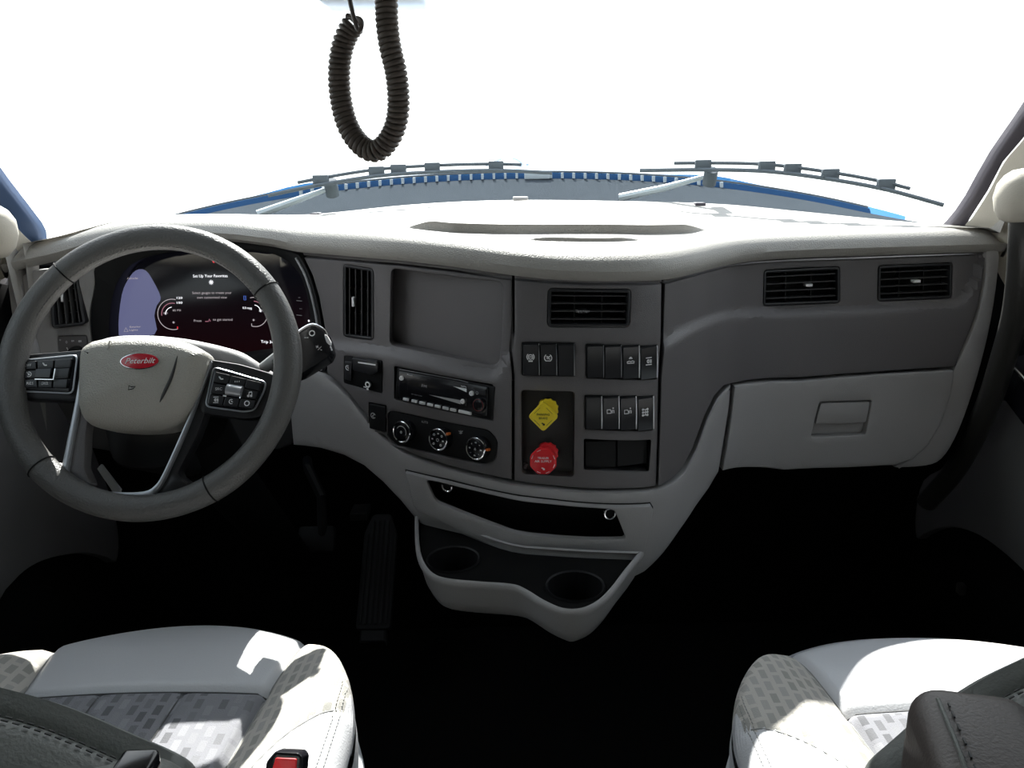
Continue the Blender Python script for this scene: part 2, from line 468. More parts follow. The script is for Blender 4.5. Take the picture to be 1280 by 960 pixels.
def icon(S, ca, cb, h, kind, m, parent, off=0.0008):
    bm = bmesh.new(); k = h / 2; w_ = h * 0.13
    P = lambda *q: [(ca + x * k, cb + y * k) for x, y in q]
    if kind == 'brake_off':
        stroke(bm, S, arc(ca, cb + .25 * k, .62 * k, 0, 360, 20), w_, off); stroke(bm, S, arc(ca, cb + .25 * k, 1.0 * k, 130, 230), w_, off); stroke(bm, S, arc(ca, cb + .25 * k, 1.0 * k, -50, 50), w_, off); stroke(bm, S, P((-.4, .25), (.4, .25)), w_, off); stroke(bm, S, P((-.6, -.9), (.6, -.9)), w_ * 1.6, off)
    elif kind == 'traction':
        stroke(bm, S, arc(ca, cb, 1.0 * k, 120, 240), w_, off); stroke(bm, S, arc(ca, cb, 1.0 * k, -60, 60), w_, off); stroke(bm, S, P((-.5, .4), (0, .4), (-.25, .4), (-.25, -.3)), w_, off); stroke(bm, S, arc(ca + .4 * k, cb + .05 * k, .32 * k, 60, 300), w_, off); stroke(bm, S, P((-.6, -.8), (.6, -.8)), w_, off)
    elif kind == 'truck_lamp':
        stroke(bm, S, P((-.3, .9), (.3, .9)), w_, off); stroke(bm, S, P((-.5, .6), (.5, .6)), w_, off)
        stroke(bm, S, P((-1, -.7), (-1, -.3), (-.4, -.1), (0, -.3), (.5, -.1), (1, -.3), (1, -.7)), w_, off, True)
    elif kind == 'flood_lamp':
        stroke(bm, S, P((-.9, .95), (.9, .95)), w_, off); stroke(bm, S, P((-.9, -.95), (.9, -.95)), w_, off); stroke(bm, S, arc(ca, cb, .45 * k, 90, 270), w_, off); stroke(bm, S, P((0, .45), (0, -.45)), w_, off)
        for y in (-.35, 0, .35): stroke(bm, S, P((.25, y), (.9, y - .1)), w_, off)
    elif kind == 'truck_small':
        stroke(bm, S, P((-1, -.5), (-1, .5), (-.1, .5), (.1, .1), (.1, -.5)), w_, off, True); stroke(bm, S, P((.4, -.5), (.4, .3), (.9, .3), (.9, -.5)), w_, off); stroke(bm, S, P((.5, .9), (.9, .9)), w_ * 1.5, off)
    elif kind == 'axle':
        for y in (-.8, .0, .8):
            stroke(bm, S, P((-.8, y), (.6, y)), w_, off); stroke(bm, S, arc(ca - .7 * k, cb + y * k, .22 * k, 0, 360, 10), w_, off); stroke(bm, S, arc(ca + .6 * k, cb + y * k, .22 * k, 0, 360, 10), w_, off)
        stroke(bm, S, P((0, .8), (0, -.8)), w_, off)
    elif kind == 'cruise':
        stroke(bm, S, arc(ca, cb, .8 * k, -130, 110), w_, off); stroke(bm, S, arc(ca, cb, .2 * k, 0, 360, 10), w_ * 1.3, off); stroke(bm, S, P((-.1, .1), (-.8, .75)), w_, off)
    elif kind == 'note':
        for x in (-.5, .5): stroke(bm, S, arc(ca + x * k, cb - .6 * k, .18 * k, 0, 360, 8), w_ * 2.2, off); stroke(bm, S, P((x + .2, -.6), (x + .2, .6)), w_, off)
        stroke(bm, S, P((-.3, .6), (.7, .75)), w_ * 1.5, off)
    elif kind == 'phone':
        stroke(bm, S, arc(ca + .2 * k, cb + .5 * k, .8 * k, 180, 300), w_ * 1.8, off); stroke(bm, S, P((-.8, .2), (-.8, .7)), w_, off)
    elif kind == 'horn':
        stroke(bm, S, P((-.7, -.5), (-.7, .5), (-.2, .15), (.8, .2), (.3, -.25)), w_, off, True)
    elif kind == 'lamp':
        stroke(bm, S, arc(ca - .1 * k, cb, .5 * k, 90, 270), w_, off); stroke(bm, S, P((-.1, .5), (-.1, -.5)), w_, off)
        for y in (-.35, 0, .35): stroke(bm, S, P((.2, y), (.9, y)), w_, off)
    elif kind == 'key':
        stroke(bm, S, arc(ca + .15 * k, cb + .2 * k, .55 * k, 0, 360, 16), w_ * 1.3, off); stroke(bm, S, P((-1, -.5), (-.2, -.5)), w_, off); stroke(bm, S, P((-.2, -.85), (.35, -.8)), w_ * 1.8, off)
    elif kind == 'clock':
        stroke(bm, S, arc(ca, cb, .75 * k, 60, 300), w_, off); stroke(bm, S, P((0, .4), (0, 0), (.5, -.1)), w_, off)
    elif kind == 'lamp_off':
        stroke(bm, S, arc(ca, cb, .8 * k, 20, 330), w_, off); stroke(bm, S, P((-.6, -.5), (.6, .7)), w_, off); stroke(bm, S, P((0, -.2), (.2, -.9)), w_, off)
    elif kind == 'dots':
        for x in (-.7, 0, .7): stroke(bm, S, P((x - .15, 0), (x + .15, 0)), w_ * 2, off)
    elif kind == 'circle':
        stroke(bm, S, arc(ca, cb, .8 * k, 0, 360, 18), w_ * 1.3, off)
    elif kind == 'fan':
        for a_ in (90, 210, 330): stroke(bm, S, arc(ca + .35 * k * math.cos(math.radians(a_)), cb + .35 * k * math.sin(math.radians(a_)), .3 * k, 0, 360, 8), w_, off)
    elif kind == 'wiper':
        stroke(bm, S, P((-.8, .4), (0, 0), (.8, .6)), w_, off); stroke(bm, S, P((-.6, -.4), (.6, -.2)), w_, off); stroke(bm, S, P((0, .7), (0, -.7)), w_, off)
    elif kind == 'brand_arrow':
        stroke(bm, S, P((-.9, .4), (-.1, .4), (.2, 0)), w_ * 2.2, off); stroke(bm, S, P((-.2, -.35), (.9, -.35)), w_ * 3, off); stroke(bm, S, P((.2, .1), (.9, -.1)), w_ * 2, off)
    return obj('symbol', bm, m, parent, sharp=180)
# ================================================================== reference sheets of the cab
def interp(xs, ys):
    """smooth (Catmull-Rom / Hermite) interpolation through control points"""
    n_ = len(xs)
    ms = []
    for i in range(n_):
        a, b = max(0, i - 1), min(n_ - 1, i + 1)
        ms.append((ys[b] - ys[a]) / (xs[b] - xs[a]))
    def f(x):
        if x <= xs[0]: return ys[0] + (x - xs[0]) * ms[0]
        if x >= xs[-1]: return ys[-1] + (x - xs[-1]) * ms[-1]
        i = max(k for k in range(n_ - 1) if xs[k] <= x)
        h = xs[i + 1] - xs[i]; t = (x - xs[i]) / h
        return (2 * t ** 3 - 3 * t * t + 1) * ys[i] + (t ** 3 - 2 * t * t + t) * h * ms[i] + (-2 * t ** 3 + 3 * t * t) * ys[i + 1] + (t ** 3 - t * t) * h * ms[i + 1]
    return f
def lin(xs, ys):
    def f(x):
        if x <= xs[0]: return ys[0]
        if x >= xs[-1]: return ys[-1]
        i = max(k for k in range(len(xs) - 1) if xs[k] <= x)
        return ys[i] + (ys[i + 1] - ys[i]) * (x - xs[i]) / (xs[i + 1] - xs[i])
    return f
def sstep(t): t = max(0.0, min(1.0, t)); return t * t * (3 - 2 * t)

plan = interp([-1.05, -0.95, -0.80, -0.60, -0.45, -0.38, -0.20, 0.0, 0.06, 0.12, 0.18, 0.235, 0.29, 0.36, 0.43, 0.52, 0.70, 1.05],
              [1.50, 1.56, 1.60, 1.60, 1.565, 1.525, 1.395, 1.285, 1.275, 1.272, 1.277, 1.295, 1.345, 1.43, 1.50, 1.54, 1.56, 1.58])
LEAN, Z0 = 0.16, 1.02
base_f = lambda x, z: plan(x) - LEAN * (Z0 - z)
SB = Sheet(base_f)                                  # dashboard face without relief
creaseR = [SB.ab(u, v) for u, v in [(829, 428), (850, 415), (875, 403), (900, 394), (960, 390), (1060, 386), (1150, 381), (1195, 375), (1215, 350), (1225, 320)]]
creaseL = [SB.ab(u, v) for u, v in [(372, 420), (405, 428), (480, 437), (540, 450), (600, 464), (622, 464), (632, 448), (640, 440)]]
zcR, zcL = interp([p[0] for p in creaseR], [p[1] for p in creaseR]), interp([p[0] for p in creaseL], [p[1] for p in creaseL])
RELIEF = 0.017
def face_f(x, z):
    zc = zcL(x) if x < 0.1 else zcR(x)
    return base_f(x, z) - RELIEF * sstep((zc - z) / 0.013 + 0.5)
SF = Sheet(face_f)                                  # dashboard face with the ledge pressed into it
WS = Sheet(lambda x, z: 2.02 - 0.5 * x * x - 0.75 * (z - 1.10))   # windshield

# ================================================================== setting
FW = 1.90                                           # firewall
struct(obj('floor', box(bmesh.new(), -1.08, 1.08, -0.95, FW + 0.02, -0.03, 0.0), M['carpet']))
struct(obj('wall_back', box(bmesh.new(), -1.08, 1.08, -0.98, -0.94, 0.0, 1.98), M['headliner']))
struct(obj('ceiling', box(bmesh.new(), -1.08, 1.08, -0.98, 1.46, 1.96, 2.0), M['headliner']))
wf = struct(obj('wall_front', box(bmesh.new(), -1.04, 1.04, FW, FW + 0.03, 0.0, 1.0), M['black_lining']))
bm = bmesh.new()
xs_ = [-0.98 + 1.96 * k / 24 for k in range(25)]
loft(bm, [[Vector((x, WS.f(x, z) - d, z)) for x in xs_] for z, d in ((1.95, 0.010), (1.72, 0.010), (1.705, 0.03), (1.72, 0.10), (1.80, 0.22), (1.955, 0.36))])
bmesh.ops.recalc_face_normals(bm, faces=bm.faces)
hd = struct(obj('trim_1', bm, M['headliner'], sharp=60))
hd['label'] = 'grey header trim above the windshield'
WL = Flat((-1.0, 0, 0), (0, 1, 0), (0, 0, 1))        # inner face of the left side, a = y, b = z
WR = Flat((1.0, 0, 0), (0, -1, 0), (0, 0, 1))        # right side, a = -y
for S, nm, sg, wn in ((WL, 'left', 1, 2), (WR, 'right', -1, 3)):
    Y = lambda a: a * sg
    win = ccw([(Y(0.30), 1.06), (Y(1.22), 1.06), (Y(1.16), 1.42), (Y(1.00), 1.72), (Y(0.30), 1.76)])
    out = ccw([(Y(-0.95), 0.0), (Y(FW), 0.0), (Y(FW), 1.02), (Y(1.50), 1.06), (Y(1.16), 1.60), (Y(0.95), 1.97), (Y(-0.95), 1.97)])
    wall = struct(obj('wall_' + nm, panel(bmesh.new(), S, out, [rounded(win, 0.05)], off=-0.01, thick=0.05, ch=0.004), M['black_lining']))
    g = plate('pane', S, rounded(offset(win, -0.008), 0.05), M['side_glass'], wall, off=-0.03, thick=0.004, ch=0)
    g['label'] = 'tinted side window pane'
# grey lower side panels with the arch cut over the footwell
kl = [(-60, 420), (12, 345), (70, 470), (110, 560), (134, 625), (143, 672), (140, 702), (128, 697), (105, 692), (80, 693), (50, 700), (24, 714), (0, 738), (-60, 800)]
kr = [(1345, 540), (1278, 455), (1240, 470), (1215, 540), (1190, 580), (1160, 600), (1150, 640), (1151, 672), (1160, 668), (1180, 660), (1205, 660), (1232, 670), (1258, 688), (1285, 712), (1345, 770)]
for S, nm, P in ((WL, 'left', kl), (WR, 'right', kr)):
    kp = plate('kick_panel', S, smooth(L(S, P), 3), M['kick'], bpy.data.objects['wall_' + nm], off=0.012, thick=0.03, ch=0.004)
    kp['label'] = 'grey lower side panel arched over the footwell'

# windshield glass and its dark edge bands
basepx = [(60, 308), (110, 297), (190, 279), (255, 272), (320, 269), (400, 266), (500, 256), (575, 251), (650, 249), (760, 250), (900, 254), (1000, 263), (1100, 273), (1160, 278), (1200, 281)]
base = [WS.ab(u, v) for u, v in basepx]
_zb = interp([p[0] for p in base], [p[1] for p in base])
zbase = lambda x: _zb(min(max(x, base[0][0]), base[-1][0]))
xs = [-0.93 + 1.86 * k / 40 for k in range(41)]
gl = [(x, zbase(x) - 0.02) for x in xs] + [(x, 1.95) for x in xs[::-1]]
wind = struct(obj('window_1', panel(bmesh.new(), WS, gl, off=0.0, thick=0.005, ch=0, grid=0.06), M['glass'], sharp=60))
wind['label'] = 'curved windshield pane over the dashboard'
frR = [(1186, 284), (1193, 277), (1204, 264), (1217, 245), (1232, 218), (1249, 189), (1265, 166), (1280, 145), (1320, 85), (1360, 25), (1360, 60), (1320, 115), (1280, 173), (1255, 202), (1236, 238), (1214, 272), (1208, 284)]
frL = [(-80, 110), (-30, 185), (0, 226), (22, 254), (42, 280), (47, 290), (49, 306), (53, 314), (46, 314), (30, 300), (14, 282), (-30, 236), (-80, 175)]
t1 = struct(plate('trim_2', WS, L(WS, frR, 0.012), M['frit'], off=0.012, thick=0.03, ch=0.003, grid=0.03)); t1['label'] = 'dark windshield edge frame at right'
t2 = struct(plate('trim_3', WS, L(WS, frL, 0.012), M['frit_blue_glare'], off=0.012, thick=0.03, ch=0.003, grid=0.03)); t2['label'] = 'windshield edge frame at left with a blue reflection painted in'
# A-pillar trims, cream, facing inwards
A, B = WS.pt(*WS.ab(1208, 281, 0.012), 0.012), WS.pt(*WS.ab(1280, 172, 0.012), 0.012)
PR = Flat(A, (0.5, -0.87, 0), B - A)
ap = struct(plate('trim_4', PR, smooth(L(PR, [(1207, 283), (1216, 271), (1237, 238), (1256, 202), (1281, 172), (1325, 110), (1420, 60), (1420, 420), (1300, 420), (1256, 355), (1243, 330), (1225, 300)]), 4), M['cream'], off=0.004, thick=0.02, ch=0.004)); ap['label'] = 'cream trim of the right windshield pillar'
A, B = WS.pt(*WS.ab(45, 308, 0.012), 0.012), WS.pt(*WS.ab(0, 255, 0.012), 0.012)
PL = Flat(A, (0.5, 0.87, 0), B - A)
ap = struct(plate('trim_5', PL, smooth(L(PL, [(54, 316), (46, 308), (30, 294), (14, 276), (-30, 230), (-140, 120), (-140, 330), (-20, 352), (14, 342), (25, 330)]), 4), M['cream'], off=0.004, thick=0.02, ch=0.004)); ap['label'] = 'cream trim of the left windshield pillar'
# black door seals on the side walls beside the dashboard ends
for S, nm, P in ((WL, 'left', [(-40, 350), (0, 356), (9, 372), (15, 400), (15, 470), (6, 500), (-40, 520)]), (WR, 'right', [(1250, 335), (1262, 330), (1320, 330), (1320, 510), (1262, 500), (1240, 470)])):
    o = plate('door_seal', S, L(S, P), M['black_lining'], bpy.data.objects['wall_' + nm], off=0.018, thick=0.02, ch=0.003)

# ------------------------------------------------------------------ outside: ground, hood, cowl, wipers
struct(obj('ground', box(bmesh.new(), -60, 60, -10, 110, -1.35, -1.25), M['ground']))
# hood: crowned blue panels, highest in the middle
def hood_z(x, y): return 1.178 - 0.082 * x * x - 0.02 * abs(x) ** 3 + 0.013 * (min(y, 4.0) - 2.5)
bm = bmesh.new()
rows = []
for j in range(17):
    y = 2.50 + 1.9 * j / 16
    rows.append([Vector((x, y, hood_z(x, y) + (0.012 * math.exp(-((abs(x) - 0.62) / 0.10) ** 2)))) for x in [-1.22 + 2.44 * i / 40 for i in range(41)]])
loft(bm, rows)
loft(bm, [rows[0], [p + Vector((0, 0.0, -0.05)) for p in rows[0]]])
for k in (0, -1): loft(bm, [[r[k] for r in rows], [r[k] + Vector((0, 0, -0.6)) for r in rows]])
hood = root('truck_hood', 'crowned glossy blue truck hood beyond the windshield', 'hood', (0, 2.5, 1.0))
obj('hood_panel', bm, M['paint'], hood, sharp=50)
bm = bmesh.new()
for s in (-1, 1):
    tube(bm, [(s * 0.06 * k / 8 + s * 0.03, 3.9 - 0.02 * k, hood_z(0, 3.8) + 0.028 - 0.0006 * k * k) for k in range(9)], [0.006 + 0.001 * k for k in range(9)], 6)
obj('ornament_base', bm, M['silver'], hood)
# cowl: trough between glass and hood, dark grille at its front edge
CW = lambda y0, dz: [(x, y0 - 0.40 * x * x * (0.9), dz) for x in [-1.12 + 2.24 * i / 60 for i in range(61)]]
cowl = root('cowl', 'grey plastic cowl trough along the foot of the windshield', 'cowl', (0, 2.2, 1.05))
def cz(x): return hood_z(x, 2.5)
xs = [-1.10 + 2.20 * i / 60 for i in range(61)]
r0 = [WS.pt(x, zbase(max(-.93, min(.93, x))) - 0.035, -0.015) for x in xs]
mid = [Vector((x, p.y * 0.45 + 2.47 * 0.55, p.z * 0.45 + (cz(x) - 0.022) * 0.55 - 0.004)) for x, p in zip(xs, r0)]
r1 = [Vector((x, 2.47, cz(x) - 0.022)) for x in xs]
r2 = [Vector((x, 2.485, cz(x) - 0.006)) for x in xs]
bm = bmesh.new(); loft(bm, [r0, mid, r1]); bmesh.ops.solidify(bm, geom=bm.faces[:], thickness=0.006)
obj('cowl_tray', bm, M['cowl'], cowl, sharp=60)
bm = bmesh.new(); loft(bm, [r1, r2]); obj('grille_opening', bm, M['cowl_dark'], cowl)
for i in range(38):
    x = -0.62 + 1.26 * i / 37
    if 0.05 < x < 0.12: continue
    bm = bmesh.new(); z = cz(x)
    box(bm, x - 0.0035, x + 0.0035, 2.458, 2.475, z - 0.021, z - 0.005)
    obj('grille_slat', bm, M['slat'], cowl)
bm = bmesh.new(); z = cz(0.085)
box(bm, 0.05, 0.125, 2.450, 2.475, z - 0.024, z - 0.003, 0.003); obj('centre_clip', bm, M['slat'], cowl)
bm = bmesh.new(); tube(bm, [p + Vector((0, 0.012, 0.004)) for p in r2], 0.003, 6); obj('hood_seal', bm, M['wiper'], cowl)

def wiper(label, blade, arm, pivot):
    r = root('windshield_wiper', label, 'wiper', WS.pt(*WS.ab(*pivot), -0.05), 'windshield wipers')
    bl = [WS.pt(*WS.ab(u, v, -0.03), -0.03) for u, v in blade]
    bl = [Vector(p) for p in smooth([tuple(p) for p in bl], 5, closed=False)]
    bm = bmesh.new(); tube(bm, [p - Vector((0, 0, 0.004)) for p in bl], 0.0045, 6); obj('rubber_blade', bm, M['wiper'], r)
    bm = bmesh.new(); tube(bm, [p + Vector((0, 0.014, 0.011)) for p in bl[3:-3]], 0.0038, 6); obj('blade_frame', bm, M['wiper'], r)
    n_ = len(bl)
    for k in (0.22, 0.40, 0.5, 0.62, 0.8):
        p = bl[int(k * (n_ - 1))] + Vector((0, 0.01, 0.004))
        bm = bmesh.new(); box(bm, p.x - 0.018, p.x + 0.018, p.y - 0.006, p.y + 0.008, p.z - 0.008, p.z + 0.014, 0.002)
        obj('clamp', bm, M['wiper'], r)
    ar = [WS.pt(*WS.ab(u, v, -0.05), -0.05) for u, v in arm]
    bm = bmesh.new(); tube(bm, ar, [0.010, 0.008, 0.005][:len(ar)], 8); obj('arm', bm, M['slat'], r)
    pv = WS.pt(*WS.ab(*pivot, -0.05), -0.05)
    bm = bmesh.new(); tube(bm, [pv + Vector((0, 0.01, -0.02)), pv + Vector((0, -0.008, 0.012))], 0.016, 14); obj('pivot_cap', bm, M['wiper'], r)
wiper('left windshield wiper lying over the cowl on the driver side', [(335, 242), (400, 229), (470, 218), (540, 213), (620, 211), (690, 214)], [(322, 268), (372, 250), (418, 233)], (414, 233))
wiper('right windshield wiper resting on the glass on the passenger side', [(800, 211), (880, 210), (960, 212), (1040, 222), (1110, 235), (1180, 254)], [(775, 247), (830, 235), (884, 220)], (888, 219))

# ================================================================== dashboard
dash = root('dashboard', 'wide truck dashboard with light top pad and charcoal fascia under the windshield', 'dashboard', (0, 1.5, 0.6))
SBK = Sheet(lambda x, z: base_f(x, z) + 0.075)
seampx = [(12, 338), (45, 331), (80, 323), (110, 314), (140, 306), (180, 300), (230, 298), (290, 299), (340, 305), (372, 312), (430, 317), (500, 323), (570, 331), (640, 341), (690, 346), (735, 348), (785, 348), (830, 346), (870, 338), (905, 329), (960, 322), (1050, 318), (1150, 315), (1249, 312)]
seam = [SB.ab(u, v) for u, v in seampx]
zs_f = interp([p[0] for p in seam], [p[1] for p in seam])
XL, XR = seam[0][0], seam[-1][0]
# -- top pad: lip rolling over into the deck, two shallow steps in the deck, up to the glass
def deck(x, y):
    zt = zs_f(x) + 0.044; y0 = base_f(x, zs_f(x)) + 0.05
    yw = WS.f(x, zbase(x)); t = max(0.0, (y - y0) / (yw - y0))
    return zt + (zbase(x) - 0.002 - zt) * t ** 1.3
def step_curve(pts):
    q = []
    for u, v in pts:
        z = 1.07
        for _ in range(25):
            p = onZ(u, v, z); z = 0.7 * z + 0.3 * deck(p.x, p.y)
        q.append(p)
    return interp([p.x for p in q], [p.y for p in q]), q[0].x, q[-1].x
st1, s1a, s1b = step_curve([(500, 284), (540, 289), (600, 291.5), (700, 292), (800, 292.5), (860, 291), (888, 287)])
st2, s2a, s2b = step_curve([(645, 299.5), (700, 301.5), (760, 302), (812, 300.5)])
def win_(x, a, b, e): return sstep((x - a) / e) * sstep((b - x) / e)
rows = []
NX = 150
hoodlift = lambda x: 0.0
for i in range(NX + 1):
    x = XL + (XR - XL) * i / NX
    ed = min(x - XL, XR - x)                         # round the outer ends
    rnd = 1 - max(0.0, 1 - ed / 0.03) ** 2
    zs, ys = zs_f(x), base_f(x, zs_f(x))
    lipf = 0.022 + 0.012 * sstep((-0.40 - x) / 0.1) * sstep((x + 0.85) / 0.1)   # deeper visor over the instruments
    prof = [(0.02, 0.002), (-lipf * 0.7, -0.002), (-lipf, 0.004), (-lipf - 0.002, 0.014), (-lipf * 0.75, 0.026 * rnd), (-lipf * 0.2, 0.036 * rnd), (0.02, 0.042 * rnd), (0.05, 0.044 * rnd)]
    col = [Vector((x, ys + a, zs + b)) for a, b in prof]
    zt = zs + 0.044 * rnd
    yw = WS.f(x, zbase(x)); zw = zbase(x) - 0.002
    y0 = ys + 0.05
    a1, a2 = 0.016 * win_(x, s1a, s1b, 0.07), 0.006 * win_(x, s2a, s2b, 0.06)
    y2, y1 = (st2(min(max(x, s2a), s2b))), (st1(min(max(x, s1a), s1b)))
    y2 = max(y2, y0 + 0.01); y1 = max(y1, y2 + 0.03); y1 = min(y1, yw - 0.06); y2 = min(y2, y1 - 0.01)
    def dz(y):
        t = max(0.0, (y - y0) / (yw - y0))
        return zt + (zw - zt) * (t ** 1.3)
    def add(y, extra): col.append(Vector((x, y, dz(y) + extra)))
    add(y2 - 0.004, 0); add(y2, 0); add(y2 + 0.003, a2); add(y2 + 0.012, a2)
    add((y2 + y1) / 2, a2 * 0.5); add(y1 - 0.006, 0); add(y1, 0); add(y1 + 0.004, a1); add(y1 + 0.015, a1)
    for k in (0.3, 0.6, 0.85, 1.0):
        y = y1 + 0.015 + (yw - y1 - 0.015) * k
        add(y, a1 * (1 - k) ** 0.6)
    rows.append(col)
bm = bmesh.new(); loft(bm, rows)
for r in (rows[0], rows[-1]):
    vsn = [bm.verts.new(p) for p in r] ; lo = [bm.verts.new(p - Vector((0, 0, 0.012))) for p in r]
    for a in range(len(r) - 1): bm.faces.new((vsn[a], vsn[a + 1], lo[a + 1], lo[a]))
bmesh.ops.remove_doubles(bm, verts=bm.verts, dist=1e-5); bmesh.ops.recalc_face_normals(bm, faces=bm.faces)
pad = obj('top_pad', bm, M['pad'], dash, sharp=40)
pad['label'] = 'light grained top pad rolled over at the front'
# two small sensor tabs and a clip at the foot of the glass
for (u0, u1, v) in ((391, 404, 268), (866, 880, 255)):
    bm = bmesh.new(); p, q = WS.pt(*WS.ab(u0, v, 0.01), 0.01), WS.pt(*WS.ab(u1, v, 0.01), 0.01)
    box(bm, p.x, q.x, p.y - 0.03, p.y, p.z - 0.004, p.z + 0.004, 0.002); obj('glass_stop', bm, M['frit'], pad)
bm = bmesh.new(); p, q = WS.pt(*WS.ab(641, 249, 0.01), 0.01), WS.pt(*WS.ab(660, 249, 0.01), 0.01)
box(bm, p.x, q.x, p.y - 0.02, p.y, p.z - 0.002, p.z + 0.006, 0.002); obj('sun_sensor', bm, M['print_dim'], pad)
# -- dark core behind all panels, seen only through the gaps
core = [(x, zs_f(x) - 0.002) for x in [XL + 0.01 + (XR - XL - 0.02) * k / 30 for k in range(31)]]
lowpx = [(1238, 400), (1200, 520), (1170, 570), (1100, 580), (905, 586), (860, 610), (800, 640), (735, 640), (640, 625), (540, 600), (480, 570), (420, 530), (360, 500), (200, 500), (30, 470)]
bm = panel(bmesh.new(), SBK, core[::-1] + [SB.ab(u, v) for u, v in lowpx[::-1]][::-1], off=0.0, thick=0.01, ch=0, grid=0.05)
obj('inner_core', bm, M['gap'], dash)

# -- trim rail between pad and fascia
def along(a, b, dv0, dv1, step=12):
    pass
def fr(pts, S=SF, n=4, closed=True): return smooth(L(S, pts), n, closed)

vent_px = {
    'centre': [(685, 360), (789, 361), (787, 409), (684, 409)],
    'driver': [(429, 330), (467, 336), (467, 426), (429, 421)],
    'pass1': [(955, 338), (1050, 333), (1050, 379), (954, 383)],
    'pass2': [(1098, 332), (1191, 328), (1190, 373), (1097, 377)],
    'left': [(60, 352), (97, 346), (107, 406), (65, 411)],
}
def quad(S, px, off=0.0):
    """parameter rectangle that best fits four picture corners TL, TR, BR, BL"""
    q = L(S, px, off)
    return ((q[0][0] + q[3][0]) / 2, (q[1][0] + q[2][0]) / 2, (q[2][1] + q[3][1]) / 2, (q[0][1] + q[1][1]) / 2)   # a0,a1,b0,b1
def quadloop(S, px, r, off=0.0, n=4): return rounded(L(S, px, off), r, n)
HOLE = {k: quadloop(SF if k in ('driver', 'pass1', 'pass2', 'left') else SB, v, 0.008) for k, v in vent_px.items()}

# centre fascia
SC_ = Sheet(lambda x, z: base_f(x, z) - 0.013)        # the centre panel stands as proud as the lower fascia
vC = quadloop(SC_, vent_px['centre'], 0.009)
bank_px = {'a': [(652.5, 428), (718.5, 429), (718, 470), (652.5, 469)], 'b': [(732.5, 430), (822, 432), (821, 474), (732.5, 472)], 'c': [(731, 494), (818, 495), (816, 538), (731, 536)]}
valve_px = [(652, 488), (718, 490), (717, 596), (653, 592)]
cubby_px = [(730, 549), (814, 550), (811, 589), (730, 587)]
holesC = [vC] + [quadloop(SC_, bank_px[k], 0.003) for k in 'abc'] + [quadloop(SC_, valve_px, 0.006), quadloop(SC_, cubby_px, 0.003)]
cf = L(SC_, [(643.5, 350), (690, 354), (735, 356), (785, 356), (827, 355), (826, 420), (823, 470), (822, 540), (820, 608), (780, 611), (735, 611), (690, 607), (643, 601), (643, 470), (640.5, 440), (643.5, 420)])
pC = plate('centre_fascia', SC_, cf, M['fascia'], dash, holes=holesC, thick=0.03, ch=0.0025, grid=0.02)
rail = L(SC_, [(643.5, 342.5), (690, 347), (735, 349), (785, 349), (827, 347.5), (827, 352.5), (785, 353.5), (735, 353.5), (690, 351.5), (643.5, 347.5)])
plate('trim_rail', SC_, rail, M['fascia'], dash, thick=0.02, ch=0.001)
# driver-side fascia
scr_px = [(489, 335), (628, 352.5), (629, 398), (624, 458), (487, 431)]
radio_px = [(493, 458), (616.5, 481), (616.5, 526), (493, 499)]
clim_px = [(488, 513), (612, 538), (623, 552), (620, 575), (606, 581), (492, 556), (483, 543), (482, 522)]
ign_px = [(430, 444.5), (478, 451), (478, 492), (430, 479)]
dim_px = [(461, 503), (483, 507), (483, 541), (461, 536)]
holesD = [quadloop(SF, vent_px['driver'], 0.009), rounded(L(SF, scr_px), [0.012, 0.012, 0.05, 0.014, 0.010]), quadloop(SF, radio_px, 0.003), rounded(L(SF, clim_px), 0.01), quadloop(SF, ign_px, 0.003), quadloop(SF, dim_px, 0.002)]
df = L(SF, [(380, 322), (430, 326), (500, 332), (570, 340), (640, 350), (640, 410), (637, 440), (640, 470), (640, 600), (600, 592), (560, 582), (525, 571), (500, 560), (475, 540), (455, 515), (435, 490), (418, 474), (409, 466), (408, 440), (405, 405), (399, 372), (391, 345)])
pD = plate('driver_fascia', SF, df, M['fascia'], dash, holes=holesD, thick=0.03, ch=0.0025, grid=0.008)
rail = L(SF, [(378, 314), (430, 319), (500, 325), (570, 333), (640, 343), (640, 347), (570, 337.5), (500, 329.5), (430, 323.5), (380, 319)])
plate('trim_rail', SF, rail, M['fascia'], dash, thick=0.02, ch=0.001)
# storage recess behind the screen opening: tilted floor, deep at its left
a0, a1, b0, b1 = quad(SF, [scr_px[0], scr_px[1], scr_px[3], scr_px[4]])
SREC = Sheet(lambda x, z: base_f(x, z) + 0.004 + 0.034 * sstep((a1 - x) / (a1 - a0)) ** 0.6)
bm = panel(bmesh.new(), SREC, [(a0 - 0.03, b0 - 0.03), (a1 + 0.02, b0 - 0.03), (a1 + 0.02, b1 + 0.03), (a0 - 0.03, b1 + 0.03)], thick=0.004, ch=0, grid=0.03)
o = obj('recess_floor', bm, M['fascia'], dash, sharp=60); o['label'] = 'flat blank panel set in the rounded recess'
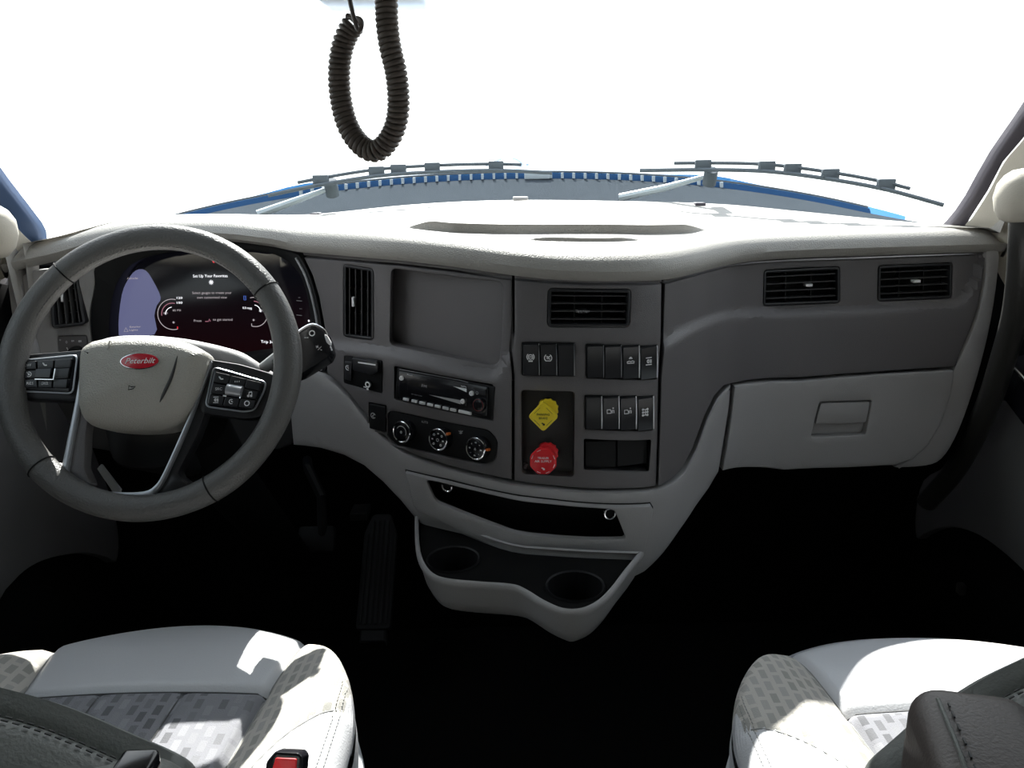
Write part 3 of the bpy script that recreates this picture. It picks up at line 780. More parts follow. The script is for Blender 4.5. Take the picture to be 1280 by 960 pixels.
# passenger fascia
pf = L(SF, [(831, 355), (850, 350), (875, 343), (905, 335), (940, 330), (1000, 326.5), (1060, 324.5), (1150, 321), (1231, 318), (1229, 345), (1222, 385), (1212, 415), (1201, 440), (1195, 458), (1100, 464.5), (1000, 472), (917, 479), (905, 482), (893, 495), (880, 522), (866, 560), (852, 587), (838, 600), (823, 608), (825, 540), (827, 470), (829, 420)])
pP = plate('passenger_fascia', SF, pf, M['fascia'], dash, holes=[quadloop(SF, vent_px['pass1'], 0.007), quadloop(SF, vent_px['pass2'], 0.007)], thick=0.03, ch=0.0025, grid=0.008)
rail = L(SF, [(831, 347), (870, 339.5), (905, 330.5), (960, 324), (1050, 319.5), (1150, 316.5), (1232, 314), (1232, 316.5), (1150, 319), (1060, 322), (1000, 324), (940, 327.5), (905, 333), (875, 340.5), (831, 352)])
plate('trim_rail', SF, rail, M['fascia'], dash, thick=0.02, ch=0.001)
# light end trim at the passenger side
SP = Sheet(lambda x, z: base_f(x, z) - 0.018)
er = fr([(1233, 314), (1249, 313), (1248, 345), (1240, 400), (1228, 452), (1212, 505), (1195, 548), (1178, 574), (1158, 583), (1120, 585), (1128, 580), (1152, 562), (1170, 535), (1183, 500), (1193, 462), (1200, 447), (1214, 418), (1225, 385), (1232, 345)], SP, 3)
o = plate('end_trim', SP, er, M['light'], dash, thick=0.06, ch=0.005, grid=0.02); o['label'] = 'light grey end trim at the passenger door'
# light grey lower trim sweeping round under the fascia
lt_up = [(362, 458), (385, 462), (405, 470), (420, 482), (437, 499), (457, 524), (478, 547), (502, 565), (527, 576), (562, 587), (600, 597), (641, 606), (690, 612), (735, 616), (780, 616), (820, 613), (842, 604), (857, 590), (871, 563), (885, 524), (897, 500), (911, 484), (914, 482)]
lt_dn = [(912, 510), (904, 560), (899, 590), (886, 612), (870, 634), (850, 664), (830, 692), (806, 716), (794, 722), (750, 700), (640, 690), (540, 668), (521, 652), (500, 626), (478, 603), (455, 583), (430, 570), (400, 561), (366, 557), (362, 510)]
lt = L(SP, lt_up) + L(SP, lt_dn)
poc_px = [(528, 596), (565, 603), (610, 616), (660, 626), (735, 634), (806, 635), (801, 684), (740, 686), (690, 684), (640, 679), (590, 662), (532, 634)]
o = plate('lower_trim', SP, lt, M['light'], dash, holes=[rounded(L(SP, poc_px), 0.008)], thick=0.05, ch=0.006, grid=0.02, hthick=0.008); o['label'] = 'light grey trim sweeping under the fascia'
bm = bmesh.new()
q = L(SP, poc_px)
rows_ = [[SP.pt(a, b, -0.0) for a, b in dens(q, 0.02)], [SP.pt(a, b, -0.10) + Vector((0, 0, -0.02)) for a, b in dens(q, 0.02)]]
R_ = loft(bm, rows_, closed=True); bm.faces.new(R_[1])
o = obj('pocket_lining', bm, M['black'], dash); o['label'] = 'black lining of the open pocket'

# left (door side) fascia round the vent and the lamp switch
lf = fr([(28, 345), (70, 336), (119, 328), (121, 338), (117, 365), (112, 392), (114, 425), (124, 450), (136, 478), (100, 500), (62, 480), (50, 440), (38, 395)], SB, 3)
lsw_px = [(72, 420), (108, 419), (111, 441), (74, 441)]
o = plate('left_fascia', SB, lf, M['light'], dash, holes=[quadloop(SB, vent_px['left'], 0.006), quadloop(SB, lsw_px, 0.004)], thick=0.03, ch=0.003, grid=0.02); o['label'] = 'light grey fascia piece at the driver door'
el = fr([(12, 340), (27, 338), (30, 360), (44, 420), (60, 470), (40, 480), (22, 420), (14, 370)], SB, 3)
plate('end_trim', SB, el, M['light'], dash, thick=0.05, ch=0.004, off=0.008)
# instrument binnacle: black shroud round the display
outer = fr([(120, 330), (150, 312), (190, 304), (250, 301), (320, 303), (365, 314), (377, 322), (389, 347), (397, 375), (403, 408), (406, 440), (407, 464), (360, 470), (250, 480), (150, 480), (138, 470), (125, 448), (116, 425), (114, 392), (119, 360)], SB, 3)
dis_px = [(140, 470), (138, 430), (138, 398), (145, 360), (164, 332), (200, 318), (250, 313), (320, 314), (352, 322), (374, 342), (384, 370), (388, 400), (387, 432), (360, 437)]
inner = fr(dis_px, SB, 3)
o = plate('instrument_surround', SB, outer, M['black'], dash, holes=[inner], off=0.004, thick=0.05, ch=0.004, grid=0.03)
bm = bmesh.new()
edge = L(SB, [(371, 322), (383, 345), (392, 375), (398, 408), (401, 440), (402, 462)])
tube(bm, [SB.pt(a, b, 0.006) for a, b in smooth(edge, 5, False)], 0.0028, 8); obj('edge_bead', bm, M['silver'], dash)
# underside of the dash behind the wheel: knee bolster
SK = Sheet(lambda x, z: base_f(x, z) + 0.02)
kb = fr([(60, 470), (130, 475), (250, 478), (360, 466), (363, 500), (364, 556), (300, 562), (200, 566), (110, 560), (80, 520)], SK, 3)
plate('knee_bolster', SK, kb, M['fascia_dark'], dash, thick=0.04, ch=0.004, grid=0.05)

# glove box
gb = root('glove_box', 'light grey glove box below the passenger fascia', 'glove box', SP.pt(*SP.ab(1040, 590)))
gd = L(SP, [(918, 483), (1000, 476.5), (1100, 468), (1191, 463), (1192, 470), (1188, 492), (1177, 527), (1160, 556), (1140, 574), (1118, 581), (1060, 584), (980, 587), (903, 588), (908, 560), (914, 520)])
hr_px = [(1024, 502), (1089, 500), (1081, 543), (1013, 546)]
door = plate('door', SP, gd, M['light'], gb, holes=[quadloop(SP, hr_px, 0.006)], off=0.004, thick=0.03, ch=0.004, grid=0.02)
q = L(SP, [(1020, 498), (1093, 496), (1086, 549), (1008, 551)])
plate('handle_recess', SP, rounded(q, 0.006), M['light'], door, off=-0.014, thick=0.004, ch=0)
hq = L(SP, [(1025.5, 504), (1087, 502), (1082, 527.5), (1018.5, 530)])
plate('handle', SP, rounded(hq, 0.004), M['light'], door, off=0.003, thick=0.012, ch=0.0015)
bm = bmesh.new(); gx = L(SP, [(918, 483), (1191, 463), (1188, 492), (1160, 556), (1118, 581), (903, 588)])
panel(bm, SP, gx, off=-0.05, thick=0.10, ch=0, grid=0.04); obj('bin_shell', bm, M['black'], gb)

# ------------------------------------------------------------------ console tray with cup holders
tray = root('cup_holder_tray', 'light grey cup holder tray bulging out below the console', 'cup holder', (0.02, 1.2, 0.5))
rim_px = [(523, 636), (524, 676), (529, 700), (541, 716), (560, 723), (600, 727), (640, 730), (657, 736), (680, 750), (704, 760), (726, 760), (746, 751), (763, 735), (779, 714), (797, 692), (740, 690), (690, 687), (640, 682), (590, 665), (545, 645)]
TZ = 0.605
rimw = [onZ(u, v, TZ) for u, v in rim_px]
TP = Flat((0, 0, TZ), (1, 0, 0), (0, 1, 0))            # a = x, b = y, off = up
front = smooth([(p.x, p.y) for p in rimw[:15]], 4, closed=False)
backl = smooth([(p.x, p.y) for p in rimw[15:]], 3, closed=False)
loop = dedupe(ccw(front + backl))
def widen(P, d): return offset(ccw(P), -d)
# the wall: swept profile under the rim
prof = [(0.0, 0.0), (0.003, 0.002), (0.006, 0.0), (0.007, -0.006), (0.004, -0.012), (0.002, -0.018), (-0.003, -0.040), (-0.012, -0.058), (-0.022, -0.066), (-0.034, -0.070)]
rows = []
for o_, dz_ in prof:
    lp = offset(loop, -o_)
    rows.append([Vector((a, b, TZ + dz_)) for a, b in lp])
bm = bmesh.new(); R_ = loft(bm, rows, closed=True); bm.faces.new(R_[-1])
bmesh.ops.recalc_face_normals(bm, faces=bm.faces)
obj('tray_body', bm, M['light'], tray, sharp=50)
c1, c2 = onZ(574, 700, TZ - 0.012), onZ(722, 735, TZ - 0.012)
holes = [circ(onZ(566, 693, TZ).x, onZ(566, 693, TZ).y, 0.040, 32), circ(onZ(719, 726, TZ).x, onZ(719, 726, TZ).y, 0.041, 32)]
fl = offset(loop, 0.001)
holes = [h for h in holes]
plate('tray_floor', TP, fl, M['black_lining'], tray, holes=holes, off=-0.010, thick=0.006, ch=0.0015)
for h in holes:
    bm = bmesh.new()
    cx, cy_ = sum(p[0] for p in h) / len(h), sum(p[1] for p in h) / len(h)
    rr = [(1.0, -0.009), (1.04, -0.006), (1.08, -0.009)]
    loft(bm, [[Vector((cx + (a - cx) * k, cy_ + (b - cy_) * k, TZ + z)) for a, b in h] for k, z in [(1.09, -0.0095), (1.06, -0.006), (1.0, -0.008), (0.97, -0.03), (0.90, -0.065)]], closed=True)
    q = bm.verts[-len(h):] if False else None
    bm.verts.ensure_lookup_table(); bm.faces.new(bm.verts[-len(h):])
    obj('cup_holder', bm, M['black'], tray)
# frame plate that carries pocket and tray
frame = L(SP, [(508, 588), (560, 600), (610, 612), (660, 621), (735, 629), (812, 629), (815, 634), (812, 652), (803, 690), (797, 694), (740, 692), (690, 688), (640, 683), (588, 666), (545, 645), (523, 637), (517, 628)])
bm = panel(bmesh.new(), SP, offset(ccw(dedupe(frame)), -0.0018), [offset(ccw(dedupe(frame)), 0.004)], off=0.0012, thick=0.002, ch=0, grid=0.02); obj('frame_gap', bm, M['gap'], tray)
fh = rounded(L(SP, [(532, 600), (566, 606), (610, 618), (660, 628), (735, 635), (768, 637), (783, 674), (740, 675), (690, 672), (640, 665), (600, 650), (545, 628)], 0.012), 0.008)
fp = plate('pocket_frame', SP, frame, M['light'], tray, holes=[fh], off=0.012, thick=0.02, ch=0.002, hthick=0.012, grid=0.02)
for (u, v) in ((559, 607), (762, 641)):
    bm = bmesh.new(); a, b = SP.ab(u, v, 0.0)
    tube(bm, [SP.pt(a + 0.0085 * math.cos(t * math.pi / 8), b + 0.0085 * math.sin(t * math.pi / 8), 0.004) for t in range(16)], 0.0016, 6, closed=True)
    o = obj('power_socket', bm, M['chrome'], tray); o['label'] = 'chrome ring of a power socket'
    bm = bmesh.new(); panel(bm, SP, circ(a, b, 0.009, 16), off=0.0, thick=0.01, ch=0.001); obj('socket_well', bm, M['black'], o)
M['slat_black'] = mat('vent_slat_plastic', (0.05, 0.048, 0.05), 0.45)
# ================================================================== units fitted into the dashboard
def vent(label, S, px, nslat, nrib, vertical, tabpos, tabv=False, tab_m='print'):
    a0, a1, b0, b1 = quad(S, px)
    ca, cb = (a0 + a1) / 2, (b0 + b1) / 2
    r = root('air_vent', label, 'air vent', S.pt(ca, b0), 'dashboard air vents')
    w_, h_ = a1 - a0, b1 - b0
    P = quadloop(S, px, 0.008)
    fr_o, fr_i = offset(ccw(dedupe(P)), 0.0006), offset(ccw(dedupe(P)), 0.0055)
    plate('vent_frame', S, fr_o, M['switch'], r, holes=[fr_i], off=0.001, thick=0.035, ch=0.0015)
    bm = bmesh.new(); panel(bm, S, offset(ccw(dedupe(P)), 0.0015), off=-0.034, thick=0.004, ch=0); obj('duct', bm, M['gap'], r)
    # corner-true mapping so that blades follow the slanted opening
    q = L(S, px)
    def at(s, t):      # s 0..1 left-right, t 0..1 bottom-top
        top = Vector(q[0]).lerp(Vector(q[1]), s); bot = Vector(q[3]).lerp(Vector(q[2]), s)
        return bot.lerp(top, t)
    def bar(name, s0, t0, s1, t1, th, o0, o1, m):
        bm = bmesh.new(); p, q2 = at(s0, t0), at(s1, t1)
        d = (q2 - p).normalized(); nrm = Vector((-d.y, d.x)) * th / 2
        c = [p + nrm, p - nrm, q2 - nrm, q2 + nrm]
        lo = [bm.verts.new(S.pt(x.x, x.y, o0)) for x in c]; hi = [bm.verts.new(S.pt(x.x, x.y, o1)) for x in c]
        bm.faces.new(hi); bm.faces.new(lo[::-1])
        for k in range(4): bm.faces.new((lo[k], lo[(k + 1) % 4], hi[(k + 1) % 4], hi[k]))
        bmesh.ops.recalc_face_normals(bm, faces=bm.faces)
        return obj(name, bm, m, r)
    e0, e1 = 0.05, 0.95
    for k in range(nslat):
        t = (k + 1) / (nslat + 1)
        if vertical: bar('slat', t, e0, t, e1, 0.0016, -0.018, -0.004, M['slat_black'])
        else: bar('slat', e0, t, e1, t, 0.0016, -0.018, -0.004, M['slat_black'])
    for k in range(nrib):
        t = (k + 1) / (nrib + 1)
        if vertical: bar('rib', e0, t, e1, t, 0.0014, -0.030, -0.016, M['fascia_dark'])
        else: bar('rib', t, e0, t, e1, 0.0014, -0.030, -0.016, M['fascia_dark'])
    s, t = tabpos
    p = at(s, t); bm = bmesh.new()
    tw, th = (0.0045, 0.016) if tabv else (0.014, 0.0050)
    boxS(bm, S, p.x - tw / 2, p.x + tw / 2, p.y - th / 2, p.y + th / 2, -0.012, 0.003, 0.001)
    o = obj('tab', bm, M['print'] if tab_m == 'chrome' else M[tab_m], r)  # chrome tabs get plain white, a painted glint
    o['label'] = 'sliding tab with its chrome glint painted white' if tab_m == 'chrome' else 'dull sliding tab'
vent('upright air vent between the steering wheel and the blank recess', SF, vent_px['driver'], 4, 2, True, (0.33, 0.50), True, 'chrome')
vent('upright air vent at the driver door, left of the instruments', SF, vent_px['left'], 4, 3, True, (0.35, 0.62), True, 'chrome')
vent('wide dark air vent at the top of the centre fascia', SC_, vent_px['centre'], 4, 2, False, (0.42, 0.42), False, 'switch')
vent('air vent in the passenger fascia nearer the centre of the dash', SF, vent_px['pass1'], 4, 2, False, (0.60, 0.52), False, 'chrome')
vent('air vent in the passenger fascia nearest the passenger door', SF, vent_px['pass2'], 4, 2, False, (0.52, 0.52), False, 'chrome')
# faint maker's lettering by the centre vent tab
o = bpy.data.objects['air_vent.002']
a, b = SC_.ab(728, 388.5)
text(SC_, 'Temp+cool', a, b, 0.0042, M['print_dim'], o, off=0.004, width=0.022)

# rocker switches
def rocker(label, S, px, sym=None, bright=False):
    a0, a1, b0, b1 = quad(S, px)
    r = root('rocker_switch', label, 'switch', S.pt((a0 + a1) / 2, b0), 'rocker switches on the centre fascia')
    w_ = a1 - a0
    bm = bmesh.new(); boxS(bm, S, a0, a1, b0, b1, -0.02, 0.0005, 0.0008); obj('bezel', bm, M['black'], r)
    # rocker body: concave in the middle
    bm = bmesh.new(); rows = []
    for k in range(9):
        t = k / 8; b = b0 + 0.002 + (b1 - b0 - 0.004) * t
        o = 0.0035 + 0.0035 * (2 * t - 1) ** 2 + 0.002 * (t - 0.5)
        rows.append([S.pt(a0 + 0.0015, b, 0), S.pt(a0 + 0.0022, b, o), S.pt(a1 - 0.0022, b, o), S.pt(a1 - 0.0015, b, 0)])
    R_ = loft(bm, rows); bm.faces.new(R_[0]); bm.faces.new(R_[-1][::-1])
    bmesh.ops.recalc_face_normals(bm, faces=bm.faces)
    obj('rocker', bm, M['switch'], r, sharp=50)
    bm = bmesh.new()
    e = [S.pt(a1 - 0.0008, b0 + 0.001 + (b1 - b0 - 0.002) * k / 8, 0.0025 + 0.003 * (2 * k / 8 - 1) ** 2 * -1 + 0.003) for k in range(9)]
    tube(bm, e, 0.0010 if bright else 0.0006, 6)
    o = obj('edge_strip', bm, M['print'] if bright else M['silver'], r)  # plain white paints the sky mirrored in the chrome strip
    if bright: o['label'] = 'chrome side strip with its sky reflection painted white'
    else:
        pass
    if sym: icon(S, (a0 + a1) / 2 - 0.0005, b0 + (b1 - b0) * 0.56, 0.0115, sym, M['print'], r, off=0.0052)
def bank(px, labels):
    TL, TR, BR, BL = [Vector(p) for p in px]; n_ = len(labels)
    for k, (lb, sym, br) in enumerate(labels):
        s0, s1 = k / n_, (k + 1) / n_
        rocker(lb, SC_, [tuple(TL.lerp(TR, s0)), tuple(TL.lerp(TR, s1)), tuple(BL.lerp(BR, s1)), tuple(BL.lerp(BR, s0))], sym, br)
bank(bank_px['a'], [('black rocker switch with a round brake symbol, top left of the centre fascia', 'brake_off', False),
                    ('black rocker switch with a bracketed TC symbol, middle of the upper left three', 'traction', False),
                    ('blank black rocker switch right of the TC switch', None, False)])
bank(bank_px['b'], [('blank black rocker switch, leftmost of the upper right four', None, False),
                    ('blank black rocker switch, second of the upper right four', None, False),
                    ('rocker switch with a truck lamp symbol, third of the upper right four', 'truck_lamp', True),
                    ('rocker switch with a lamp between two bars, rightmost of the upper right four', 'flood_lamp', True)])
bank(bank_px['c'], [('blank rocker switch with a chrome edge, leftmost of the lower four', None, True),
                    ('rocker switch with a small truck symbol, second of the lower four', 'truck_small', True),
                    ('rocker switch with a small truck symbol, third of the lower four', 'truck_small', True),
                    ('rocker switch with an axle symbol, rightmost of the lower four', 'axle', True)])
# cubby below the switches and recess of the brake valves (parts of the dashboard)
for nm, px, dp in (('cubby', cubby_px, 0.05), ('valve_recess', valve_px, 0.022)):
    P = ccw(dedupe(quadloop(SC_, px, 0.004))); bm = bmesh.new()
    R_ = loft(bm, [[SC_.pt(a, b, -0.001) for a, b in P], [SC_.pt(a, b, -dp) for a, b in P]], closed=True)
    bm.faces.new(R_[1]); bmesh.ops.recalc_face_normals(bm, faces=bm.faces)
    obj(nm, bm, M['black'] if nm == 'cubby' else M['fascia_dark'], dash)
bm = bmesh.new(); a0, a1, b0, b1 = quad(SC_, cubby_px); boxS(bm, SC_, a0 + .003, (a0 + a1) / 2 - .001, b0 + .003, b1 - .003, -0.02, -0.012, 0.001); obj('blank_cover', bm, M['black'], dash)
bm = bmesh.new(); boxS(bm, SC_, (a0 + a1) / 2 + .001, a1 - .003, b0 + .003, b1 - .003, -0.02, -0.012, 0.001); obj('blank_cover', bm, M['black'], dash)

# air brake valve knobs: pushed-in plungers on square shafts, seen slightly from the left
def valve(label, u, v, shape, m, lines, ink, txt_h):
    a, b = SC_.ab(u, v, 0.035)
    r = root('brake_valve_knob', label, 'knob', SC_.pt(a, b, -0.02), 'air brake knobs in the centre recess')
    o_ = SC_.pt(a, b, 0.035)
    K = Flat(o_, (1, -0.10, 0), (0, 0.16, 1))
    bm = bmesh.new(); tube(bm, [SC_.pt(a + 0.004, b + 0.004, -0.02), K.pt(0, 0, -0.008)], 0.009, 16); obj('shaft', bm, m, r)
    bm = bmesh.new(); sc = [(0.016 * (1 + 0.10 * (k % 2)) * math.cos(k * math.pi / 12), 0.016 * (1 + 0.10 * (k % 2)) * math.sin(k * math.pi / 12)) for k in range(24)]
    kk = Flat(SC_.pt(a + 0.008, b + 0.004, 0.012), (1, -0.10, 0), (0, 0.16, 1)); panel(bm, kk, sc, thick=0.012, ch=0.002); obj('collar', bm, m, r)
    n_ = 4 if shape == 'diamond' else 8
    R0 = 0.0245 if n_ == 4 else 0.0225
    P = rounded([(R0 * math.cos(2 * math.pi * (k + (0 if n_ == 4 else .5)) / n_), R0 * math.sin(2 * math.pi * (k + (0 if n_ == 4 else .5)) / n_)) for k in range(n_)], 0.006 if n_ == 4 else 0.003)
    bm = bmesh.new(); panel(bm, K, P, thick=0.012, ch=0.002); kn = obj('knob_head', bm, m, r)
    for s, y, h, w_ in lines: text(K, s, 0, y, h, ink, kn, width=w_, bold=0.01)
    icon(K, 0.0, -0.0115, 0.0058, 'brand_arrow', ink, kn)
    bm = bmesh.new()
    if n_ == 8:
        for k in range(8):
            if k in (0, 2, 3, 5, 6, 7):
                t0, t1 = 2 * math.pi * (k + 0.28) / 8 - math.pi / 8 + math.pi / 8, 2 * math.pi * (k + 0.72) / 8
                stroke(bm, K, [(0.0188 * math.cos(t0), 0.0188 * math.sin(t0)), (0.0188 * math.cos(t1), 0.0188 * math.sin(t1))], 0.0008, 0.0006)
    else:
        for k in range(4):
            p0, p1 = Vector((R0 * .78 * math.cos(math.pi / 2 * k), R0 * .78 * math.sin(math.pi / 2 * k))), Vector((R0 * .78 * math.cos(math.pi / 2 * (k + 1)), R0 * .78 * math.sin(math.pi / 2 * (k + 1))))
            stroke(bm, K, [p0.lerp(p1, 0.25), p0.lerp(p1, 0.75)], 0.0005, 0.0006)
    obj('border_print', bm, ink, kn, sharp=180)
valve('yellow diamond parking brake knob, the upper of the two brake knobs', 679, 521, 'diamond', M['yellow'], [('PARKING', 0.0035, 0.0034, 0.0200), ('BRAKE', -0.0025, 0.0034, 0.0135)], M['ink'], 0.004)
valve('red octagonal trailer air supply knob, the lower of the two brake knobs', 679, 577, 'octagon', M['red'], [('TRAILER', 0.0055, 0.0034, 0.0180), ('AIR SUPPLY', 0.0003, 0.0036, 0.0270)], M['print'], 0.004)
o = bpy.data.objects['valve_recess']; bm = bmesh.new(); a, b = SC_.ab(655, 583, -0.015); tube(bm, [SC_.pt(a, b - .004, -0.018), SC_.pt(a + .003, b + .004, -0.018)], 0.004, 8); obj('recess_clip', bm, M['fascia'], dash)

# ------------------------------------------------------------------ radio
a0, a1, b0, b1 = quad(SF, radio_px)
q = L(SF, radio_px)
o_ = SF.pt(*q[3], 0.0); 
RP = Flat(o_, SF.pt(*q[2]) - SF.pt(*q[3]), SF.pt(*q[0]) - SF.pt(*q[3]))
RW, RH = (SF.pt(*q[2]) - SF.pt(*q[3])).length, (SF.pt(*q[0]) - SF.pt(*q[3])).length
radio = root('car_radio', 'black car radio with white buttons and dark display below the blank recess', 'radio', SF.pt((a0 + a1) / 2, b0))
R2 = lambda u, v: RP.ab(u, v, 0.004)
plate('surround', RP, rect(RW / 2, RH / 2, RW * 0.985, RH * 0.97, 0.003), M['black'], radio, off=0.001, thick=0.04, ch=0.002)
plate('faceplate', RP, rounded([R2(498, 463), R2(610, 484), R2(609, 520.5), R2(499, 499)], 0.003), M['gloss'], radio, off=0.005, thick=0.006, ch=0.0012)
FPo = 0.0056
bm = bmesh.new(); stroke(bm, RP, [R2(500, 461.5), R2(540, 468.5), R2(575, 475), R2(586, 478)], 0.0009, 0.0058); obj('painted_top_highlight', bm, M['silver'], radio)  # silver line paints the highlight along the radio's top edge
disp = plate('display', RP, rounded([R2(510, 467), R2(584, 481), R2(584, 508), R2(510, 494.5)], 0.002), M['gloss'], radio, off=0.0062, thick=0.002, ch=0.0004)
for (u, v) in ((503, 472.5), (590.5, 491.5), (579.5, 501.5)):
    bm = bmesh.new(); a, b = R2(u, v); panel(bm, RP, circ(a, b, 0.0042, 18), off=0.0085, thick=0.004, ch=0.0008); bt = obj('round_button', bm, M['print'], radio)
    bm = bmesh.new(); stroke(bm, RP, [(a, b - .0015), (a, b + .0015)], 0.0009, 0.009); obj('mark', bm, M['print_dim'], bt)
for k, u in enumerate((508.5, 519, 528.8, 538.5, 548, 557.8, 567.3)):
    v = 499 + (u - 508.5) * 0.223
    bm = bmesh.new(); a, b = R2(u, v); boxS(bm, RP, a - 0.0052, a + 0.0052, b - 0.0022, b + 0.0022, 0.004, 0.0085, 0.0006); bt = obj('preset_button', bm, M['print'], radio)
    bm = bmesh.new()
    for t in (-.003, -.001, .001, .003): stroke(bm, RP, [(a + t, b - .0009), (a + t, b + .0009)], 0.0006, 0.009)
    obj('mark', bm, M['print_dim'], bt)
bm = bmesh.new(); a, b = R2(582.5, 515.2); boxS(bm, RP, a - 0.0125, a + 0.0115, b - 0.0024, b + 0.0024, 0.004, 0.0085, 0.0006); obj('bar_button', bm, M['print'], radio)
a, b = R2(513.5, 468.5); text(RP, 'Bluetooth', a, b, 0.0024, M['print'], radio, off=0.0072, width=0.011)
a, b = R2(581, 483); text(RP, 'PANDORA', a, b, 0.0020, M['print'], radio, off=0.0072, width=0.011)
for (c, s) in (((568, 483.5, 584, 489.5), 'volume_wedge'),):
    bm = bmesh.new(); P = [R2(568, 482.6), R2(584.5, 485.5), R2(584.5, 490)]; bm.faces.new([bm.verts.new(RP.pt(*p, 0.0072)) for p in P]); obj(s, bm, M['print'], radio)
bm = bmesh.new(); P = [R2(537, 493), R2(577, 500), R2(577, 505)]; bm.faces.new([bm.verts.new(RP.pt(*p, 0.0070)) for p in P]); obj('tuning_wedge', bm, M['print_dim'], radio)
a, b = R2(531.5, 482.5); text(RP, 'FM', a, b, 0.0046, M['print_dim'], radio, off=0.0072, width=0.010)
a, b = R2(522, 493.6); text(RP, 'RPT  RDM  SCAN', a, b, 0.0016, M['print_dim'], radio, off=0.0072, width=0.022, rot=0)
bm = bmesh.new(); a, b = R2(601.5, 505.5); panel(bm, RP, circ(a, b, 0.0115, 26), off=0.014, thick=0.012, ch=0.002); o = obj('tuning_knob', bm, M['gloss'], radio)
bm = bmesh.new(); tube(bm, [RP.pt(a + .0095 * math.cos(t * math.pi / 12), b + .0095 * math.sin(t * math.pi / 12), 0.014) for t in range(24)], 0.0005, 5, closed=True); obj('ring', bm, mat('dim_red_ring', (0.16, 0.01, 0.01), 0.5), o)
plate('usb_cover', RP, rounded([R2(592.5, 483.5), R2(608, 486.5), R2(608, 494), R2(596, 492)], 0.001), M['switch'], radio, off=0.0068, thick=0.003, ch=0.0006)
bm = bmesh.new(); a, b = R2(597.5, 491.0); stroke(bm, RP, arc(a, b, .0022, 0, 360, 14), .0006, .0072); obj('jack_mark', bm, M['print_dim'], radio)

# ------------------------------------------------------------------ climate controls
clim = root('climate_control_panel', 'black climate control panel with three chrome-ringed knobs under the radio', 'control panel', SF.pt(*SF.ab(550, 575)))
cp = rounded(L(SF, clim_px), 0.011)
plate('panel', SF, offset(ccw(dedupe(cp)), 0.0008), M['black'], clim, off=-0.001, thick=0.03, ch=0.0015)
CP = Flat(SF.pt(*SF.ab(545, 549)), SF.pt(*SF.ab(590, 562)) - SF.pt(*SF.ab(500, 540)), (0, LEAN, 1))
for i, (u, v, lab) in enumerate(((500.5, 540.5, 'airflow'), (546, 550, 'fan'), (593, 561.5, 'mode'))):
    a, b = CP.ab(u, v, 0.018)
    bm = bmesh.new(); panel(bm, CP, circ(a, b, 0.0190, 32), off=0.012, thick=0.02, ch=0.003); kn = obj('knob', bm, M['gloss'], clim)
    kn['label'] = ('knob with a ring arc, leftmost of three', 'knob with dotted fan scale, middle of three', 'knob with airflow symbols, rightmost of three')[i]
    bm = bmesh.new(); tube(bm, [CP.pt(a + 0.0176 * math.cos(t * math.pi / 20), b + 0.0176 * math.sin(t * math.pi / 20), 0.0150) for t in range(40)], 0.0016, 8, closed=True); obj('chrome_ring', bm, M['chrome'], kn)
    bm = bmesh.new(); panel(bm, CP, circ(a, b, 0.0160, 32), off=0.0155, thick=0.005, ch=0.0008); obj('dial_face', bm, M['gloss'], kn)
    FO = 0.0160
    if i == 0:
        bm = bmesh.new(); stroke(bm, CP, arc(a, b, 0.0105, -20, 150, 16), 0.0013, FO); stroke(bm, CP, arc(a, b, .0015, 0, 360, 10), .002, FO); obj('symbol', bm, M['print_dim'], kn, sharp=180)
    else:
        icon(CP, a, b - 0.0005, 0.0058, 'fan' if i == 2 else 'circle', M['print_dim'], kn, off=FO)
        for k in range(7 if i == 1 else 8):
            an = math.radians(90 + (k - 3) * 46)
            if i == 2: an = math.radians(45 * k)
            icon(CP, a + 0.0108 * math.cos(an), b + 0.0108 * math.sin(an), 0.0040 if (i == 1 or k % 2 == 0) else 0.0016, 'circle' if (i + k) % 2 else 'lamp', M['print'], kn, off=FO)
    if i:
        an = math.radians(38 if i == 1 else 5)
        bm = bmesh.new(); boxS(bm, CP, a + 0.020 * math.cos(an) - .0022, a + 0.020 * math.cos(an) + .0022, b + 0.020 * math.sin(an) - .0018, b + 0.020 * math.sin(an) + .0018, 0.004, 0.013, 0.0008)
        o = obj('pointer', bm, M['amber'], kn); o['label'] = 'orange pointer'
a, b = SF.ab(531, 527.5); text(SF, 'AUTO', a, b, 0.0040, M['print_dim'], clim, off=0.0012, width=0.012)
a, b = SF.ab(576, 540); icon(SF, a, b, 0.009, 'wiper', M['print_dim'], clim, off=0.0012)

# ------------------------------------------------------------------ ignition block and dimmer rocker, lamp switch
ign = root('ignition_switch_block', 'black ignition switch block with key lock below the driver vent', 'switch block', SF.pt(*SF.ab(454, 490)))
qi = L(SF, ign_px)
plate('block', SF, rounded(L(SF, [(430.5, 445), (477.5, 451.5), (477.5, 492), (430.5, 479)]), 0.003), M['black'], ign, off=0.0, thick=0.03, ch=0.001)
plate('hood', SF, rounded(L(SF, [(440, 447), (472, 452), (473, 464), (464, 468), (441, 462)], 0.01), 0.004), M['switch'], ign, off=0.014, thick=0.014, ch=0.002)
plate('trailer_switch', SF, rounded(L(SF, [(430.5, 452), (440, 453), (439, 476), (430.5, 474)], 0.006), 0.002), M['switch'], ign, off=0.007, thick=0.01, ch=0.0015)
bm = bmesh.new(); P = L(SF, [(447.5, 452), (469.5, 455.3), (469.5, 457), (447.5, 453.8)], 0.0145); bm.faces.new([bm.verts.new(SF.pt(*p, 0.0148)) for p in P]); obj('label_strip', bm, M['print'], ign)
a, b = SF.ab(434.5, 459.8, 0.008); icon(SF, a, b, 0.0105, 'clock', M['print'], ign, off=0.0075)
